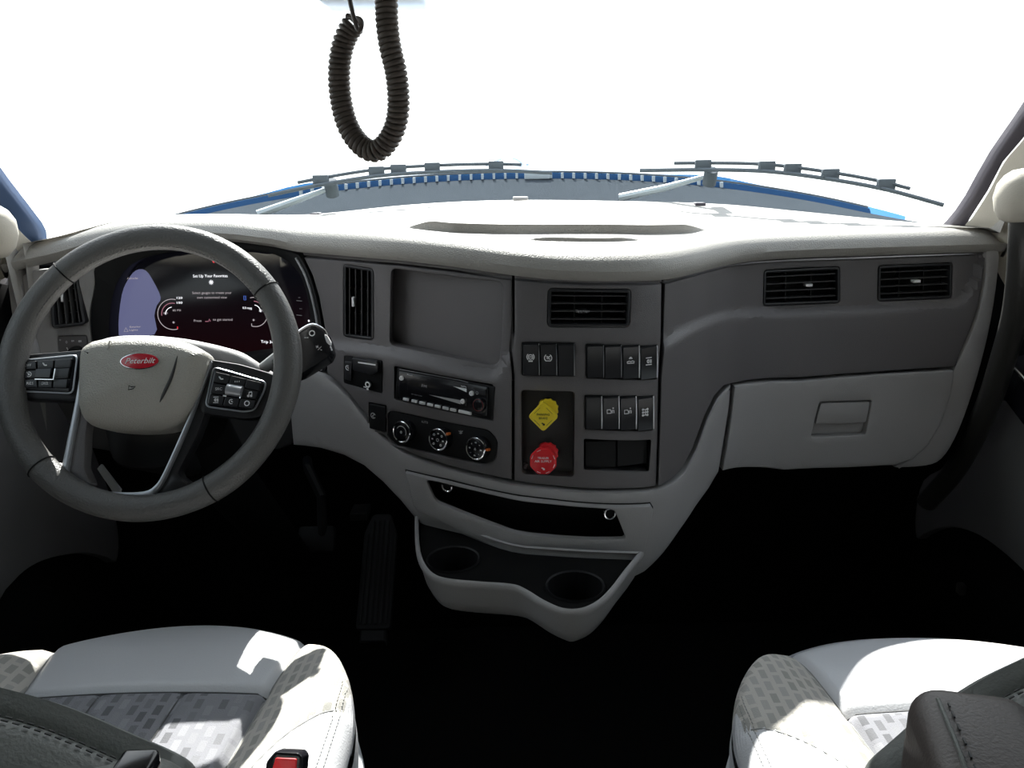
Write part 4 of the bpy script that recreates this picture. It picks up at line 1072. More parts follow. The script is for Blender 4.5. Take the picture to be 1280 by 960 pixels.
bm = bmesh.new(); a, b = SF.ab(460, 481, 0.006); panel(bm, SF, circ(a, b, 0.0085, 24), off=0.010, thick=0.012, ch=0.002); lk = obj('lock_barrel', bm, M['gloss'], ign)
icon(SF, a - 0.001, b, 0.0150, 'key', M['print'], lk, off=0.0106)
dim = root('dimmer_switch', 'small black dimmer switch left of the climate knobs', 'switch', SF.pt(*SF.ab(472, 540)))
plate('rocker', SF, rounded(L(SF, [(462, 504), (482.5, 508), (482.5, 540), (462, 535)]), 0.002), M['black'], dim, off=0.003, thick=0.02, ch=0.002)
a, b = SF.ab(466.5, 519.5, 0.003); icon(SF, a, b, 0.0115, 'lamp_off', M['print_dim'], dim, off=0.0036)
hs = root('headlamp_switch', 'headlamp switch panel with white symbols at the driver door', 'switch', SB.pt(*SB.ab(90, 441)))
plate('switch_plate', SB, rounded(L(SB, [(72.5, 420.5), (107.5, 419.5), (110.5, 441), (74.5, 441)]), 0.004), M['fascia'], hs, off=0.002, thick=0.02, ch=0.0015)
a, b = SB.ab(84, 427.5); text(SB, '0', a, b, 0.0052, M['print'], hs, off=0.0026)
a, b = SB.ab(91.5, 425.8); icon(SB, a, b, 0.0060, 'lamp', M['print'], hs, off=0.0026)
a, b = SB.ab(100.5, 426.2); icon(SB, a, b, 0.0068, 'lamp', M['print'], hs, off=0.0026)
a, b = SB.ab(76, 424.6); icon(SB, a, b, 0.003, 'circle', M['print'], hs, off=0.0026)
bm = bmesh.new(); a, b = SB.ab(97, 440); panel(bm, SB, circ(a, b, 0.013, 24), off=0.014, thick=0.013, ch=0.002); kn = obj('knob', bm, M['black'], hs)
bm = bmesh.new(); a, b = SB.ab(85.5, 436); stroke(bm, SB, [(a + .001, b - .004), (a, b), (a - .0015, b + .0035)], 0.0018, 0.0030); obj('pointer', bm, M['print'], hs)

# ------------------------------------------------------------------ instrument display
SD = Sheet(lambda x, z: base_f(x, z) + 0.038)
cl = root('instrument_display', 'wide digital instrument display behind the steering wheel', 'display', SD.pt(*SD.ab(264, 440)))
dp = smooth(L(SD, [(132, 478), (130, 430), (132, 395), (140, 355), (160, 326), (200, 311), (250, 306), (320, 307), (356, 315), (380, 338), (391, 370), (395, 400), (394, 440), (360, 446)]), 3)
plate('screen', SD, dp, M['lcd'], cl, thick=0.02, ch=0.001, grid=0.03)
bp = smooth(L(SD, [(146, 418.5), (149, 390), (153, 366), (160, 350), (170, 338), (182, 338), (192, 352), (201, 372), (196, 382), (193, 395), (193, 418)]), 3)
pg = plate('side_page_reflection', SD, bp, M['lcd_reflection'], cl, off=0.0012, thick=0.001, ch=0, grid=0.02); pg['label'] = 'lit page at the left of the screen with a pale blue reflection painted in'
D = lambda u, v: SD.ab(u, v, 0.002)
def dtext(s, u, v, hpx, wpx, m, par=cl):
    a, b = D(u, v); return text(SD, s, a, b, hpx * 0.00160, m, par, off=0.0022, width=wpx * 0.00166)
dtext('Set Up Your Favorites', 263, 345, 3.6, 44, M['scr_white'])
dtext('Select gauges to create your', 265, 366, 3.0, 50, M['scr_dim'])
dtext('own customized view', 265, 371.8, 3.0, 38, M['scr_dim'])
dtext('Press', 247, 401, 2.8, 9.5, M['scr_dim'])
dtext('to get started', 278.5, 399.5, 3.0, 25, M['scr_dim'])
dtext('Trip 36.0', 336, 427.5, 3.4, 21, M['scr_white'])
dtext('Vehicle', 165, 348, 2.4, 14, M['scr_dim'])
dtext('Exterior', 169, 408.5, 2.2, 13, M['scr_dim']); dtext('Lights', 167, 412.5, 2.2, 10, M['scr_dim'])
bm = bmesh.new(); a, b = D(157.5, 412); stroke(bm, SD, [(a - .004, b - .004), (a, b + .004), (a + .004, b - .004)], .0010, .0022, True); obj('warning_mark', bm, M['scr_dim'], cl)
bm = bmesh.new(); a, b = D(264, 352.8)
for k in range(4):
    c, s = math.cos(k * math.pi / 4), math.sin(k * math.pi / 4); stroke(bm, SD, [(a - .0050 * c, b - .0050 * s), (a + .0050 * c, b + .0050 * s)], .0011, .0022)
obj('gear_mark', bm, M['scr_white'], cl, sharp=180)
bm = bmesh.new(); a, b = D(260, 400.5); stroke(bm, SD, [(a - .006, b - .002), (a + .001, b - .002), (a + .003, b + .003), (a + .005, b - .002)], .0016, .0022); obj('wheel_mark', bm, M['scr_pink'], cl, sharp=180)
a, b = D(270, 325); w1 = text(SD, '(P)', a, b, 0.0070, M['scr_red'], cl, off=0.0022, width=0.0165, bold=0.03, name='warning_lamp'); a, b = D(270, 324.6)
bm = bmesh.new(); stroke(bm, SD, arc(a, b, 0.0052, 0, 360, 16), .0014, .0022); obj('warning_ring', bm, M['scr_red'], cl, sharp=180)
for (u, v, rp, st, en, nm) in ((216, 393, 19, 75, 285, 'left'), (318, 390, 18, -105, 105, 'right')):
    a, b = D(u, v); r_ = rp * .00162
    bm = bmesh.new(); stroke(bm, SD, arc(a, b, r_, st, en, 30), .0013, .0022); g = obj('gauge_arc', bm, M['scr_dim'], cl, sharp=180)
    bm = bmesh.new(); stroke(bm, SD, arc(a, b, r_ * .74, st, st + 110 if nm == 'left' else en, 20), .0016, .0022) if nm == 'left' else stroke(bm, SD, arc(a, b, r_ * .74, -5, 90, 20), .0016, .0022); obj('gauge_band', bm, M['scr_pink'], cl, sharp=180)
    bm = bmesh.new(); stroke(bm, SD, arc(a, b, r_ * .48, 95, 180) if nm == 'left' else arc(a, b, r_ * .48, 0, 85), .0012, .0022); obj('gauge_band', bm, M['scr_white'], cl, sharp=180)
    bm = bmesh.new(); e = st if nm == 'right' else en
    p = (a + r_ * math.cos(math.radians(e)), b + r_ * math.sin(math.radians(e))); stroke(bm, SD, [p, (p[0], p[1] + .005)], .0014, .0022); obj('gauge_tip', bm, M['scr_red'] if nm == 'left' else M['scr_dim'], cl, sharp=180)
dtext('120', 224, 372.5, 2.7, 7, M['scr_white']); dtext('100', 224, 378.5, 2.7, 7, M['scr_white']); dtext('85 PSI', 221, 388, 2.4, 10, M['scr_dim'])
dtext('80', 207, 391.5, 2.4, 5, M['scr_dim']); dtext('0.0 mpg', 309, 385, 2.8, 12, M['scr_white']); dtext('30 35', 328, 388.5, 2.6, 9, M['scr_white']); 
bm = bmesh.new(); a, b = D(306, 372.5); stroke(bm, SD, [(a - .002, b - .004), (a - .002, b + .004), (a + .002, b + .004), (a + .002, b - .004)], .0012, .0022, True); obj('fuel_mark', bm, M['scr_blue'], cl, sharp=180)
for (u, v) in ((217, 403), (317, 400)): 
    bm = bmesh.new(); a, b = D(u, v); stroke(bm, SD, arc(a, b, .0014, 0, 360, 10), .0014, .0022); obj('gauge_mark', bm, M['scr_dim'], cl, sharp=180)
for (u, v, w_) in ((374, 372, 3), (374, 376, 9), (376, 386, 4), (374, 394, 9)): 
    bm = bmesh.new(); a, b = D(u, v); stroke(bm, SD, [(a - w_ * .0007, b), (a + w_ * .0007, b)], .0010, .0022); obj('side_mark', bm, M['print_dim'], cl, sharp=180)
bm = bmesh.new(); a, b = D(386, 401); stroke(bm, SD, arc(a, b, .0010, 0, 360, 10), .0020, .0022); obj('indicator_dot', bm, M['scr_white'], cl, sharp=180)
# ================================================================== steering wheel and column
TH = math.radians(26)
WC = CAM + ray(187, 464) * 1.165
WV = (0, math.sin(TH), math.cos(TH))
W = Flat(WC + Vector(WV) * 0.004, (1, 0, 0), WV)          # rim plane; off towards the driver
RR = 0.2015
wheel = root('steering_wheel', 'dark leather steering wheel with grey hub and red badge', 'steering wheel', W.pt(0, 0, -0.1))
Wp = lambda pts, off=0.0: L(W, pts, off)
# rim: slightly oval section, palm swellings at the spokes
def rim_r(t):      # t angle
    d = math.degrees(t) % 360
    k = 0.0190
    for c in (0, 180): k += 0.0015 * math.exp(-(((d - c + 180) % 360 - 180) / 22) ** 2)
    for c in (228, 305): k += 0.0010 * math.exp(-(((d - c + 180) % 360 - 180) / 14) ** 2)
    return k
bm = bmesh.new(); NA, NB = 144, 20; rows = []
for i in range(NA):
    t = 2 * math.pi * i / NA; r_ = rim_r(t)
    rows.append([W.pt((RR + r_ * math.cos(p)) * math.cos(t), (RR + r_ * math.cos(p)) * math.sin(t), 0.93 * r_ * math.sin(p)) for p in [2 * math.pi * j / NB for j in range(NB)]])
rows.append(rows[0]); loft(bm, rows, closed=True); bmesh.ops.remove_doubles(bm, verts=bm.verts, dist=1e-6); bmesh.ops.recalc_face_normals(bm, faces=bm.faces)
rim = obj('rim', bm, M['rim'], wheel, sharp=180)
for (u, v) in ((70, 330), (345, 355), (58, 578), (258, 600)):
    a, b = W.ab(u, v); t = math.atan2(b, a); r_ = rim_r(t) + 0.0006
    bm = bmesh.new(); tube(bm, [W.pt((RR + r_ * math.cos(p)) * math.cos(t), (RR + r_ * math.cos(p)) * math.sin(t), 0.93 * r_ * math.sin(p)) for p in [2 * math.pi * j / 20 for j in range(20)]], 0.0011, 6, closed=True)
    obj('seam_ring', bm, M['gap'], rim)
# stitched inner seam of the upper leather
bm = bmesh.new()
for k in range(70):
    t0 = math.radians(25 + 130 * k / 70); t1 = t0 + math.radians(1.1); q_ = math.radians(150)
    f_ = lambda t: W.pt((RR + .0200 * math.cos(q_)) * math.cos(t), (RR + .0200 * math.cos(q_)) * math.sin(t), 0.0190 * math.sin(q_))
    tube(bm, [f_(t0), f_(t1)], 0.0006, 4)
obj('stitching', bm, M['thread_dark'], rim, kind='stuff')
# spoke frame: two side spokes and the U shaped lower spoke, one casting
sp_l = [(100, 440), (60, 442), (30, 446), (10, 448), (0, 462), (0, 478), (8, 492), (24, 499), (60, 501), (84, 502)]
bm = bmesh.new()
plate('left_spoke', W, rounded(Wp([(106, 437), (24, 444), (4, 446), (6, 492), (30, 500), (86, 502), (100, 500)], -0.01), 0.006), M['switch'], wheel, off=-0.008, thick=0.022, ch=0.004)
plate('right_spoke', W, rounded(Wp([(262, 449), (300, 455), (338, 466), (352, 474), (340, 505), (325, 522), (306, 524), (252, 517), (246, 490)], -0.01), 0.006), M['switch'], wheel, off=-0.008, thick=0.022, ch=0.004)
# black side of the right leg
plate('lower_spoke', W, rounded(Wp([(256, 462), (268, 470), (256, 518), (246, 545), (228, 580), (222, 592), (238, 605), (205, 628), (190, 622), (206, 598), (232, 530)], -0.01), 0.006), M['switch'], wheel, off=-0.010, thick=0.022, ch=0.004)
us = smooth(Wp([(103, 440), (99, 470), (93, 505), (84, 548), (76, 590), (76, 606), (86, 616), (112, 621), (150, 623), (182, 622), (194, 616), (206, 598), (228, 550), (248, 500), (264, 458), (261, 455), (244, 500), (224, 546), (203, 592), (193, 607), (180, 614), (150, 615), (118, 612), (98, 606), (87, 596), (86, 585), (92, 550), (100, 507), (105, 470), (108, 440)], -0.004), 3)
o = plate('spoke_bezel', W, us, M['silver'], wheel, off=-0.003, thick=0.016, ch=0.0022); o['label'] = 'satin silver U shaped spoke trim'
# inner lining of the left leg
plate('spoke_lining', W, rounded(Wp([(97, 500), (114, 505), (107, 540), (105, 585), (114, 606), (98, 608), (84, 592)], -0.008), 0.004), M['fascia'], wheel, off=-0.008, thick=0.02, ch=0.003)
# saddles where the lower spoke runs into the rim
for P in ([(45, 592), (62, 578), (76, 580), (82, 590), (84, 616), (70, 618)],):
    plate('rim_saddle', W, smooth(Wp(P), 4), M['rim'], wheel, off=-0.002, thick=0.016, ch=0.006, sharp=80)
# hub (airbag cover)
hubp = smooth(Wp([(103, 440), (113, 430), (128, 425), (170, 422), (215, 425), (240, 431), (256, 440), (259, 452), (253, 478), (242, 504), (230, 522), (214, 532), (190, 537), (158, 538), (125, 535), (107, 529), (100, 517), (100, 490), (101, 462)], 0.0), 3)
bm = bmesh.new(); hub_l = dedupe(ccw(hubp))
rows = []
for d_, o_ in ((0, -0.03), (0, 0.0), (0.002, 0.007), (0.006, 0.014), (0.012, 0.019), (0.022, 0.0225)):
    rows.append([W.pt(a, b, o_ - 0.55 * max(0, -b - 0.050)) for a, b in offset(hub_l, d_)])
R_ = loft(bm, rows, closed=True)
c_ = W.pt(sum(p[0] for p in hub_l) / len(hub_l), sum(p[1] for p in hub_l) / len(hub_l), 0.0245); vc = bm.verts.new(c_); last = R_[-1]
for i in range(len(last)): bm.faces.new((last[i], last[(i + 1) % len(last)], vc))
bmesh.ops.recalc_face_normals(bm, faces=bm.faces)
hub = obj('hub_cover', bm, M['hub'], wheel, sharp=60)
# pressed crease lines of the cover
for P in ([(222, 445), (215, 470), (205, 492), (200, 503)], [(137, 426), (133, 440), (125, 470)]):
    bm = bmesh.new(); pp = smooth(L(W, P, 0.0225), 5, False)
    tube(bm, [W.pt(a, b, 0.0222 + (0.001 if P[0][0] == 222 else -0.0006)) for a, b in pp], [0.0004 + 0.0022 * math.sin(math.pi * k / (len(pp) - 1)) for k in range(len(pp))] if P[0][0] == 222 else 0.0012, 8)
    obj('crease', bm, M['fascia_dark'] if P[0][0] == 222 else M['hub'], hub)
# oval badge
HB = Flat(W.pt(0, 0, 0.0245), W.U, W.V)
a, b = HB.ab(175, 451.5, 0.002)
bm = bmesh.new(); panel(bm, HB, circ(a, b, 0.0285, 44, 0.0122), off=0.0028, thick=0.006, ch=0.0010); bd = obj('badge', bm, M['chrome'], wheel); bd['label'] = 'red enamel oval badge with chrome edge'
bm = bmesh.new(); panel(bm, HB, circ(a, b, 0.0268, 44, 0.0107), off=0.0034, thick=0.001, ch=0.0002); obj('badge_field', bm, M['red_enamel'], bd)
o = text(HB, 'Peterbilt', a, b, 0.0080, M['print'], bd, off=0.0038, width=0.043, shear=0.35, bold=0.004)
a, b = HB.ab(165, 484.5); icon(HB, a, b, 0.0125, 'horn', M['gloss'], wheel, off=0.0004)
# switch pods
def pod(name, P, lab, inset_):
    o = plate(name, W, rounded(Wp(P, -0.004), 0.008), M['gloss'], wheel, off=-0.003, thick=0.008, ch=0.002)
    bm = bmesh.new(); lp = dedupe(ccw(rounded(Wp(P, -0.004), 0.008)))
    tube(bm, [W.pt(a, b, -0.0035) for a, b in offset(lp, 0.0)], 0.0014, 6, closed=True); b_ = obj('pod_edge', bm, M['silver'], o)
    o['label'] = lab; return o
podl = pod('switch_pod', [(13, 452), (97, 444), (91, 492), (26, 489), (14, 480)], 'left switch pod with cruise symbols', 0)
podr = pod('switch_pod', [(267, 459), (333, 478), (330, 490), (318, 513), (306, 515), (257, 508)], 'right switch pod with nine keys', 0)
def key(P, par_, sym=None, m='switch', o_=0.0015, txt=None, symm='print'):
    PP = L(W, P, 0.0)
    k_ = plate('key', W, rounded(PP, 0.0012), M[m], par_, off=o_, thick=0.005, ch=0.0008)
    a, b = sum(p[0] for p in PP) / 4, sum(p[1] for p in PP) / 4
    if sym or txt:
        bm2 = None
        if sym: s_ = icon(W, a, b, 0.0085, sym, M[symm], par_, off=o_ + 0.0005)
        else: s_ = text(W, txt, a, b, 0.0040, M[symm], par_, off=o_ + 0.0005, width=0.010)
    return k_
def grid_keys(TL, TR, BR, BL, cols, rows_, skip, names, par_):
    TL, TR, BR, BL = map(Vector, (TL, TR, BR, BL))
    at = lambda s, t: TL.lerp(TR, s).lerp(BL.lerp(BR, s), t)
    for j in range(rows_):
        for i in range(cols):
            if (i, j) in skip: continue
            s0, s1, t0, t1 = i / cols + .012, (i + 1) / cols - .012, j / rows_ + .02, (j + 1) / rows_ - .02
            nm = names.get((i, j))
            key([tuple(at(s0, t0)), tuple(at(s1, t0)), tuple(at(s1, t1)), tuple(at(s0, t1))], par_, sym=nm if nm and nm.islower() else None, txt=nm if nm and not nm.islower() else None)
# left pod: three columns, tall joystick key in the middle
grid_keys((24, 452), (91, 448), (84, 486), (30, 485), 3, 3, {(1, 1), (2, 1)}, {(0, 0): 'OFF', (0, 1): 'cruise', (0, 2): 'RES', (1, 0): 'phone', (1, 2): 'CANCEL'}, podl)
key([(69, 461), (88, 460), (85, 473), (67, 474)], podl)
key([(47, 462), (67, 461), (65, 473.5), (45, 473.5)], podl, m='gloss', o_=0.005)
bm = bmesh.new(); pp = L(W, [(69.5, 461), (67, 474.5), (44, 474)], 0.004); tube(bm, [W.pt(a, b, 0.0045) for a, b in pp], 0.0012, 6); obj('rocker_edge', bm, M['chrome'], podl)
# right pod
grid_keys((269.5, 464), (328, 478), (317, 511), (259, 506), 3, 3, {(1, 1)}, {(0, 0): 'phone', (1, 0): 'dots', (0, 1): 'SRC', (2, 1): 'note', (0, 2): 'flood_lamp', (1, 2): 'clock', (2, 2): 'circle'}, podr)
bm = bmesh.new(); a, b = W.ab(292, 488, 0.006); c0, c1 = W.pt(a - .011, b + .0025, 0.001), W.pt(a + .011, b - .0015, 0.001)
tube(bm, [c0, c1], 0.0085, 20); o = obj('scroll_roller', bm, M['silver'], podr)
bm = bmesh.new(); pp = L(W, [(304, 484), (300, 498)], 0.003); tube(bm, [W.pt(*p, 0.003) for p in pp], 0.0012, 6); obj('rocker_edge', bm, M['chrome'], podr)
bm = bmesh.new(); pp = L(W, [(279, 494.5), (283, 495.2)], 0.003); tube(bm, [W.pt(*p, 0.003) for p in pp], 0.0012, 6); obj('marker', bm, M['print'], podr)

# column shroud, steering column, stalk
col_ = root('steering_column', 'light grey steering column shroud behind the wheel', 'steering column', W.pt(0, -0.1, -0.3))
sh = smooth(L(W, [(104, 446), (112, 428), (135, 419), (175, 417), (225, 421), (270, 430), (300, 439), (316, 450), (320, 462), (312, 474), (285, 482), (240, 492), (220, 505), (195, 512), (160, 512), (140, 505), (128, 490), (108, 470)], -0.045), 4)
plate('shroud', W, sh, M['light'], col_, off=-0.045, thick=0.15, ch=0.012, sharp=60)
plate('shroud_lower', W, smooth(L(W, [(135, 500), (225, 500), (222, 560), (205, 585), (150, 583), (132, 555)], -0.08), 4), M['black'], col_, off=-0.08, thick=0.14, ch=0.01)
bm = bmesh.new(); tube(bm, [W.pt(0, -0.06, -0.17), W.pt(0, -0.14, -0.34), (-0.52, 1.72, 0.30)], [0.055, 0.05, 0.04], 16); obj('column_tube', bm, M['black_lining'], col_)
plate('release_lever', W, L(W, [(121, 586), (126, 580), (150, 611), (149, 617), (142, 617)], -0.05), M['tag'], col_, off=-0.05, thick=0.006, ch=0.001)
stalk = root('shift_stalk', 'black control stalk with a chrome edge, right behind the steering wheel', 'stalk', W.pt(*W.ab(380, 470, -0.055), -0.07))
p0, p1 = W.pt(*W.ab(318, 468, -0.08), -0.08), W.pt(*W.ab(356, 442, -0.06), -0.06)
bm = bmesh.new(); tube(bm, [p0, p1], [0.008, 0.012], 14); obj('arm', bm, M['tag'], stalk)
he = plate('head', W, rounded(L(W, [(338, 448), (372, 417), (391, 406), (406, 413), (411, 424), (414, 438), (410, 447), (376, 468), (345, 480)], -0.055), 0.004), M['gloss'], stalk, off=-0.055, thick=0.035, ch=0.004)
bm = bmesh.new(); pp = smooth(L(W, [(360, 427), (376, 413), (391, 406), (405, 413), (408, 420)], -0.057), 4, False)
tube(bm, [W.pt(a, b, -0.058) for a, b in pp], 0.0030, 8); o = obj('chrome_edge', bm, M['chrome'], he)
plate('end_cap', W, rounded(L(W, [(405, 418), (409, 419), (414, 428), (413, 432), (408, 428)], -0.050), 0.002), M['print'], he, off=-0.049, thick=0.006, ch=0.001)
a, b = W.ab(390, 416.5, -0.054); icon(W, a, b, 0.0100, 'circle', M['print'], he, off=-0.0540)
a, b = W.ab(383, 422, -0.054); icon(W, a, b, 0.0065, 'dots', M['print'], he, off=-0.0540)
a, b = W.ab(398.5, 435, -0.054); text(W, '+/-', a, b, 0.0075, M['print'], he, off=-0.0540, rot=-0.5)
bm = bmesh.new(); pp = L(W, [(413, 433), (415, 438)], -0.052); tube(bm, [W.pt(*p, -0.052) for p in pp], 0.0012, 6); obj('marker', bm, M['print'], he)
# ================================================================== seats
def seat(nm_side, cx, yf, a, b, nexp, label, zt, px_back, mirror):
    z0 = zt
    r = root('bucket_chair', label, 'seat', (cx, yf - 0.35, 0.0), 'cab seats')
    yb = yf - 0.62
    def yfront(x):
        k = min(1.0, abs(x) / a); return yf - b * (1 - (max(0.0, 1 - k ** nexp)) ** 0.5)
    s_ = 1 if mirror else -1       # s_ = +1: aisle side is -x
    # grid aligned with the seams: t0 = cross seam, s = +-S0 = seams between centre and bolsters
    yseam = yf - 0.195
    S0, T0 = 0.6, 0.42
    lea = interp([0.10, 0.16, 0.20, 0.24, 0.30], [yf - 0.50, yf - 0.375, yf - 0.305, yf - 0.262, yf - 0.235])
    def hw(t): return 0.172 - 0.022 * min(1, t / T0) if t <= T0 else 0.150 - 0.035 * (t - T0) / (1 - T0)
    def xy(s, t):
        h = hw(t)
        if abs(s) <= S0: x = s / S0 * h
        else: x = math.copysign(h + (a * 0.9995 - h) * math.sin(math.pi / 2 * (abs(s) - S0) / (1 - S0)), s)
        f_ = yfront(x); m_ = yseam - 0.10 * max(0, abs(x) - h) if f_ > yseam + 0.03 else f_ - 0.03
        m_ = min(m_, f_ - 0.03)
        if t <= T0: y = f_ + (m_ - f_) * (t / T0) ** 1.25
        else: y = m_ + (yb - m_) * ((t - T0) / (1 - T0))
        return x, y
    def top3(s, t):
        x, y = xy(s, t); h = hw(t); ax = abs(x)
        z = z0 - 0.004 + 0.024 * sstep((ax - h + 0.005) / 0.07)
        z -= 0.009 * math.exp(-((ax - h) / 0.006) ** 2)
        if ax < h + 0.001:
            z -= 0.007 * math.exp(-((y - yseam) / 0.006) ** 2)
            z += 0.006 * (1 - (ax / h) ** 2)
        if y < yseam and ax < h:
            for c in (-h / 3, h / 3): z -= 0.005 * math.exp(-((x - c) / 0.006) ** 2)
        if ax > h: z -= 0.003 * math.exp(-((y - lea(ax)) / 0.006) ** 2)
        z -= 0.02 * sstep((0.12 - (yf - y)) / 0.12)
        d = min(a - ax, (yfront(x) - y) * 0.9); R = 0.040
        if d < R: z -= 0.040 * (1 - math.sqrt(max(0.0, 1 - (1 - max(0, d) / R) ** 2)))
        return Vector((cx + x, y, z))
    NX_, NY = 150, 120
    ss = [-1 + 2 * i / NX_ for i in range(NX_ + 1)]; ts = [j / NY for j in range(NY + 1)]
    # snap rows and columns to the seams
    ts[min(range(NY + 1), key=lambda k: abs(ts[k] - T0))] = T0
    bms = {k: bmesh.new() for k in ('front_panel', 'centre_insert', 'bolster_l', 'bolster_r', 'side_leather_l', 'side_leather_r')}
    vm = {k: {} for k in bms}
    for j in range(NY):
        for i in range(NX_):
            sm, tm = (ss[i] + ss[i + 1]) / 2, (ts[j] + ts[j + 1]) / 2
            x, y = xy(sm, tm)
            if abs(sm) < S0: k = 'front_panel' if tm < T0 else 'centre_insert'
            else: k = ('side_leather_' if y < lea(abs(x)) or abs(x) > a - 0.012 else 'bolster_') + ('l' if x < 0 else 'r')
            vs_ = []
            for (jj, ii) in ((j, i), (j, i + 1), (j + 1, i + 1), (j + 1, i)):
                d = vm[k]
                if (jj, ii) not in d: d[(jj, ii)] = bms[k].verts.new(top3(ss[ii], ts[jj]))
                vs_.append(d[(jj, ii)])
            bms[k].faces.new(vs_[::-1])
    mats = {'front_panel': 'leather_light', 'centre_insert': 'cloth_centre', 'bolster_l': 'cloth_pale', 'bolster_r': 'cloth_pale', 'side_leather_l': 'leather_light', 'side_leather_r': 'leather_light'}
    names = {'bolster_l': 'side_bolster', 'bolster_r': 'side_bolster', 'side_leather_l': 'side_leather', 'side_leather_r': 'side_leather'}
    labs = {'front_panel': 'plain light grey leather front panel', 'centre_insert': 'patterned grey cloth centre with channel seams', 'side_bolster': 'pale patterned cloth side bolster', 'side_leather': 'light leather outer edge'}
    for k, bm in bms.items():
        bmesh.ops.recalc_face_normals(bm, faces=bm.faces)
        o = obj(names.get(k, k), bm, M[mats[k]], r, sharp=180); o['label'] = labs[names.get(k, k)]
    # skirt under the rolled edge
    ring = [(a * math.sin(math.pi / 2 * x), yfront(a * math.sin(math.pi / 2 * x))) for x in ss]
    ring = [(-a, yb)] + ring + [(a, yb)]
    bm = bmesh.new()
    loft(bm, [[Vector((cx + x * k, y if y == yb else y - (1 - k) * 0.3, zz)) for x, y in ring] for k, zz in ((0.9995, z0 - 0.036), (1.004, z0 - 0.055), (1.0, z0 - 0.085), (0.97, z0 - 0.11))])
    obj('cushion_side', bm, M['leather_light'], r, sharp=180)
    # pale shell rim and base
    bm = bmesh.new()
    loft(bm, [[Vector((cx + x * k, y if y == yb else y + dy, zz)) for x, y in ring] for k, dy, zz in ((1.01, -0.03, z0 - 0.07), (1.035, -0.02, z0 - 0.075), (1.045, -0.02, z0 - 0.09), (1.03, -0.03, z0 - 0.13), (0.9, -0.06, z0 - 0.15))])
    obj('shell', bm, M['shell'], r, sharp=60)
    bm = bmesh.new(); box(bm, cx - 0.20, cx + 0.20, yf - 0.58, yf - 0.14, 0.0, z0 - 0.12, 0.02); obj('pedestal', bm, M['black_lining'], r)
    # seams as thin cords
    def seamline(pts, m='thread', rad=0.0011, name='seam'):
        bm = bmesh.new(); tube(bm, [p + Vector((0, 0, 0.0006)) for p in pts], rad, 5); return obj(name, bm, M[m], r)
    for sg in (-1, 1):
        seamline([top3(sg * S0, 0.05 + 0.93 * k / 50) for k in range(51)])
        def top_at(x_, y_):          # nearest grid point outside the centre seam
            s_lo, s_hi = S0, 1.0; t_lo, t_hi = 0.0, 1.0; s_, t_ = 0.8, 0.6
            for _ in range(30):
                for __ in range(1):
                    lo, hi = S0, 1.0
                    for _k in range(14):
                        m_ = (lo + hi) / 2
                        if xy(m_, t_)[0] < x_: lo = m_
                        else: hi = m_
                    s_ = lo
                    lo, hi = 0.0, 1.0
                    for _k in range(14):
                        m_ = (lo + hi) / 2
                        if xy(s_, m_)[1] > y_: lo = m_
                        else: hi = m_
                    t_ = lo
                if abs(xy(s_, t_)[0] - x_) < 1e-3: break
            p = top3(s_, t_); return Vector((cx + sg * (p.x - cx), p.y, p.z))
        seamline([top_at(0.155 + (a - 0.02 - 0.155) * k / 14, lea(0.155 + (a - 0.02 - 0.155) * k / 14)) for k in range(15)])
        bm = bmesh.new()
        for off_ in (0.016, 0.022):
            for k in range(85):
                y0_ = yf - 0.12 - 0.0055 * k; x0_ = a - off_
                if y0_ < yfront(x0_) - 0.015 and y0_ > yb + 0.01:
                    p_ = top_at(x0_, y0_); tube(bm, [p_ + Vector((0, 0, .0005)), p_ + Vector((0, -0.0033, .0005))], 0.0006, 4, cap=False)
        obj('stitching', bm, M['thread'], r, kind='stuff')
    seamline([top3(-S0 + 2 * S0 * k / 24, T0) for k in range(25)], 'thread_dark')
    for c in (-S0 / 3, S0 / 3):
        seamline([top3(c, T0 + 0.01 + 0.55 * k / 24) for k in range(25)], 'thread_dark', 0.0009, 'channel_seam')
    return r
drv = seat('l', -0.452, 1.026, 0.268, 0.30, 2.1, 'driver seat with light leather and patterned cloth behind the steering wheel', 0.60, None, False)
pas = seat('r', 0.538, 1.005, 0.297, 0.283, 2.3, 'passenger seat in pale leather and cloth below the glove box', 0.57, None, True)

# backrests: the top shoulders stand between the camera and the cushions (parts of the seats)
def backrest(par_, sil, Y0, m, edge_dir, stitches):
    P = [onY(u, v, Y0) for u, v in sil]
    prof = [(0.035, -0.30), (0.030, -0.05), (0.016, -0.010), (0.006, 0.0), (0.0, -0.002), (-0.006, -0.0035), (-0.010, -0.0065), (-0.013, -0.0040), (-0.024, -0.0035), (-0.060, -0.012), (-0.105, -0.035), (-0.125, -0.09), (-0.13, -0.32)]
    bm = bmesh.new()
    rows = [[Vector((p.x, Y0 + dy, p.z + dz)) for p in P] for dy, dz in prof]
    loft(bm, rows)
    for k in (0, -1):
        vsn = [bm.verts.new(r[k]) for r in rows]
        try: bm.faces.new(vsn)
        except ValueError: pass
    bmesh.ops.remove_doubles(bm, verts=bm.verts, dist=1e-5); bmesh.ops.recalc_face_normals(bm, faces=bm.faces)
    o = obj('backrest', bm, m, par_, sharp=50)
    bm = bmesh.new()
    for dy, dz in stitches:
        pts = [Vector((p.x, Y0 + dy, p.z + dz)) for p in P]
        L_ = 0.0
        for A_, B_ in zip(pts, pts[1:]):
            n_ = max(1, int((B_ - A_).length / 0.0042))
            for k in range(n_):
                tube(bm, [A_.lerp(B_, k / n_), A_.lerp(B_, (k + 0.6) / n_)], 0.0006, 4, cap=False)
    obj('stitching', bm, M['thread_dark'], o, kind='stuff')
    return o
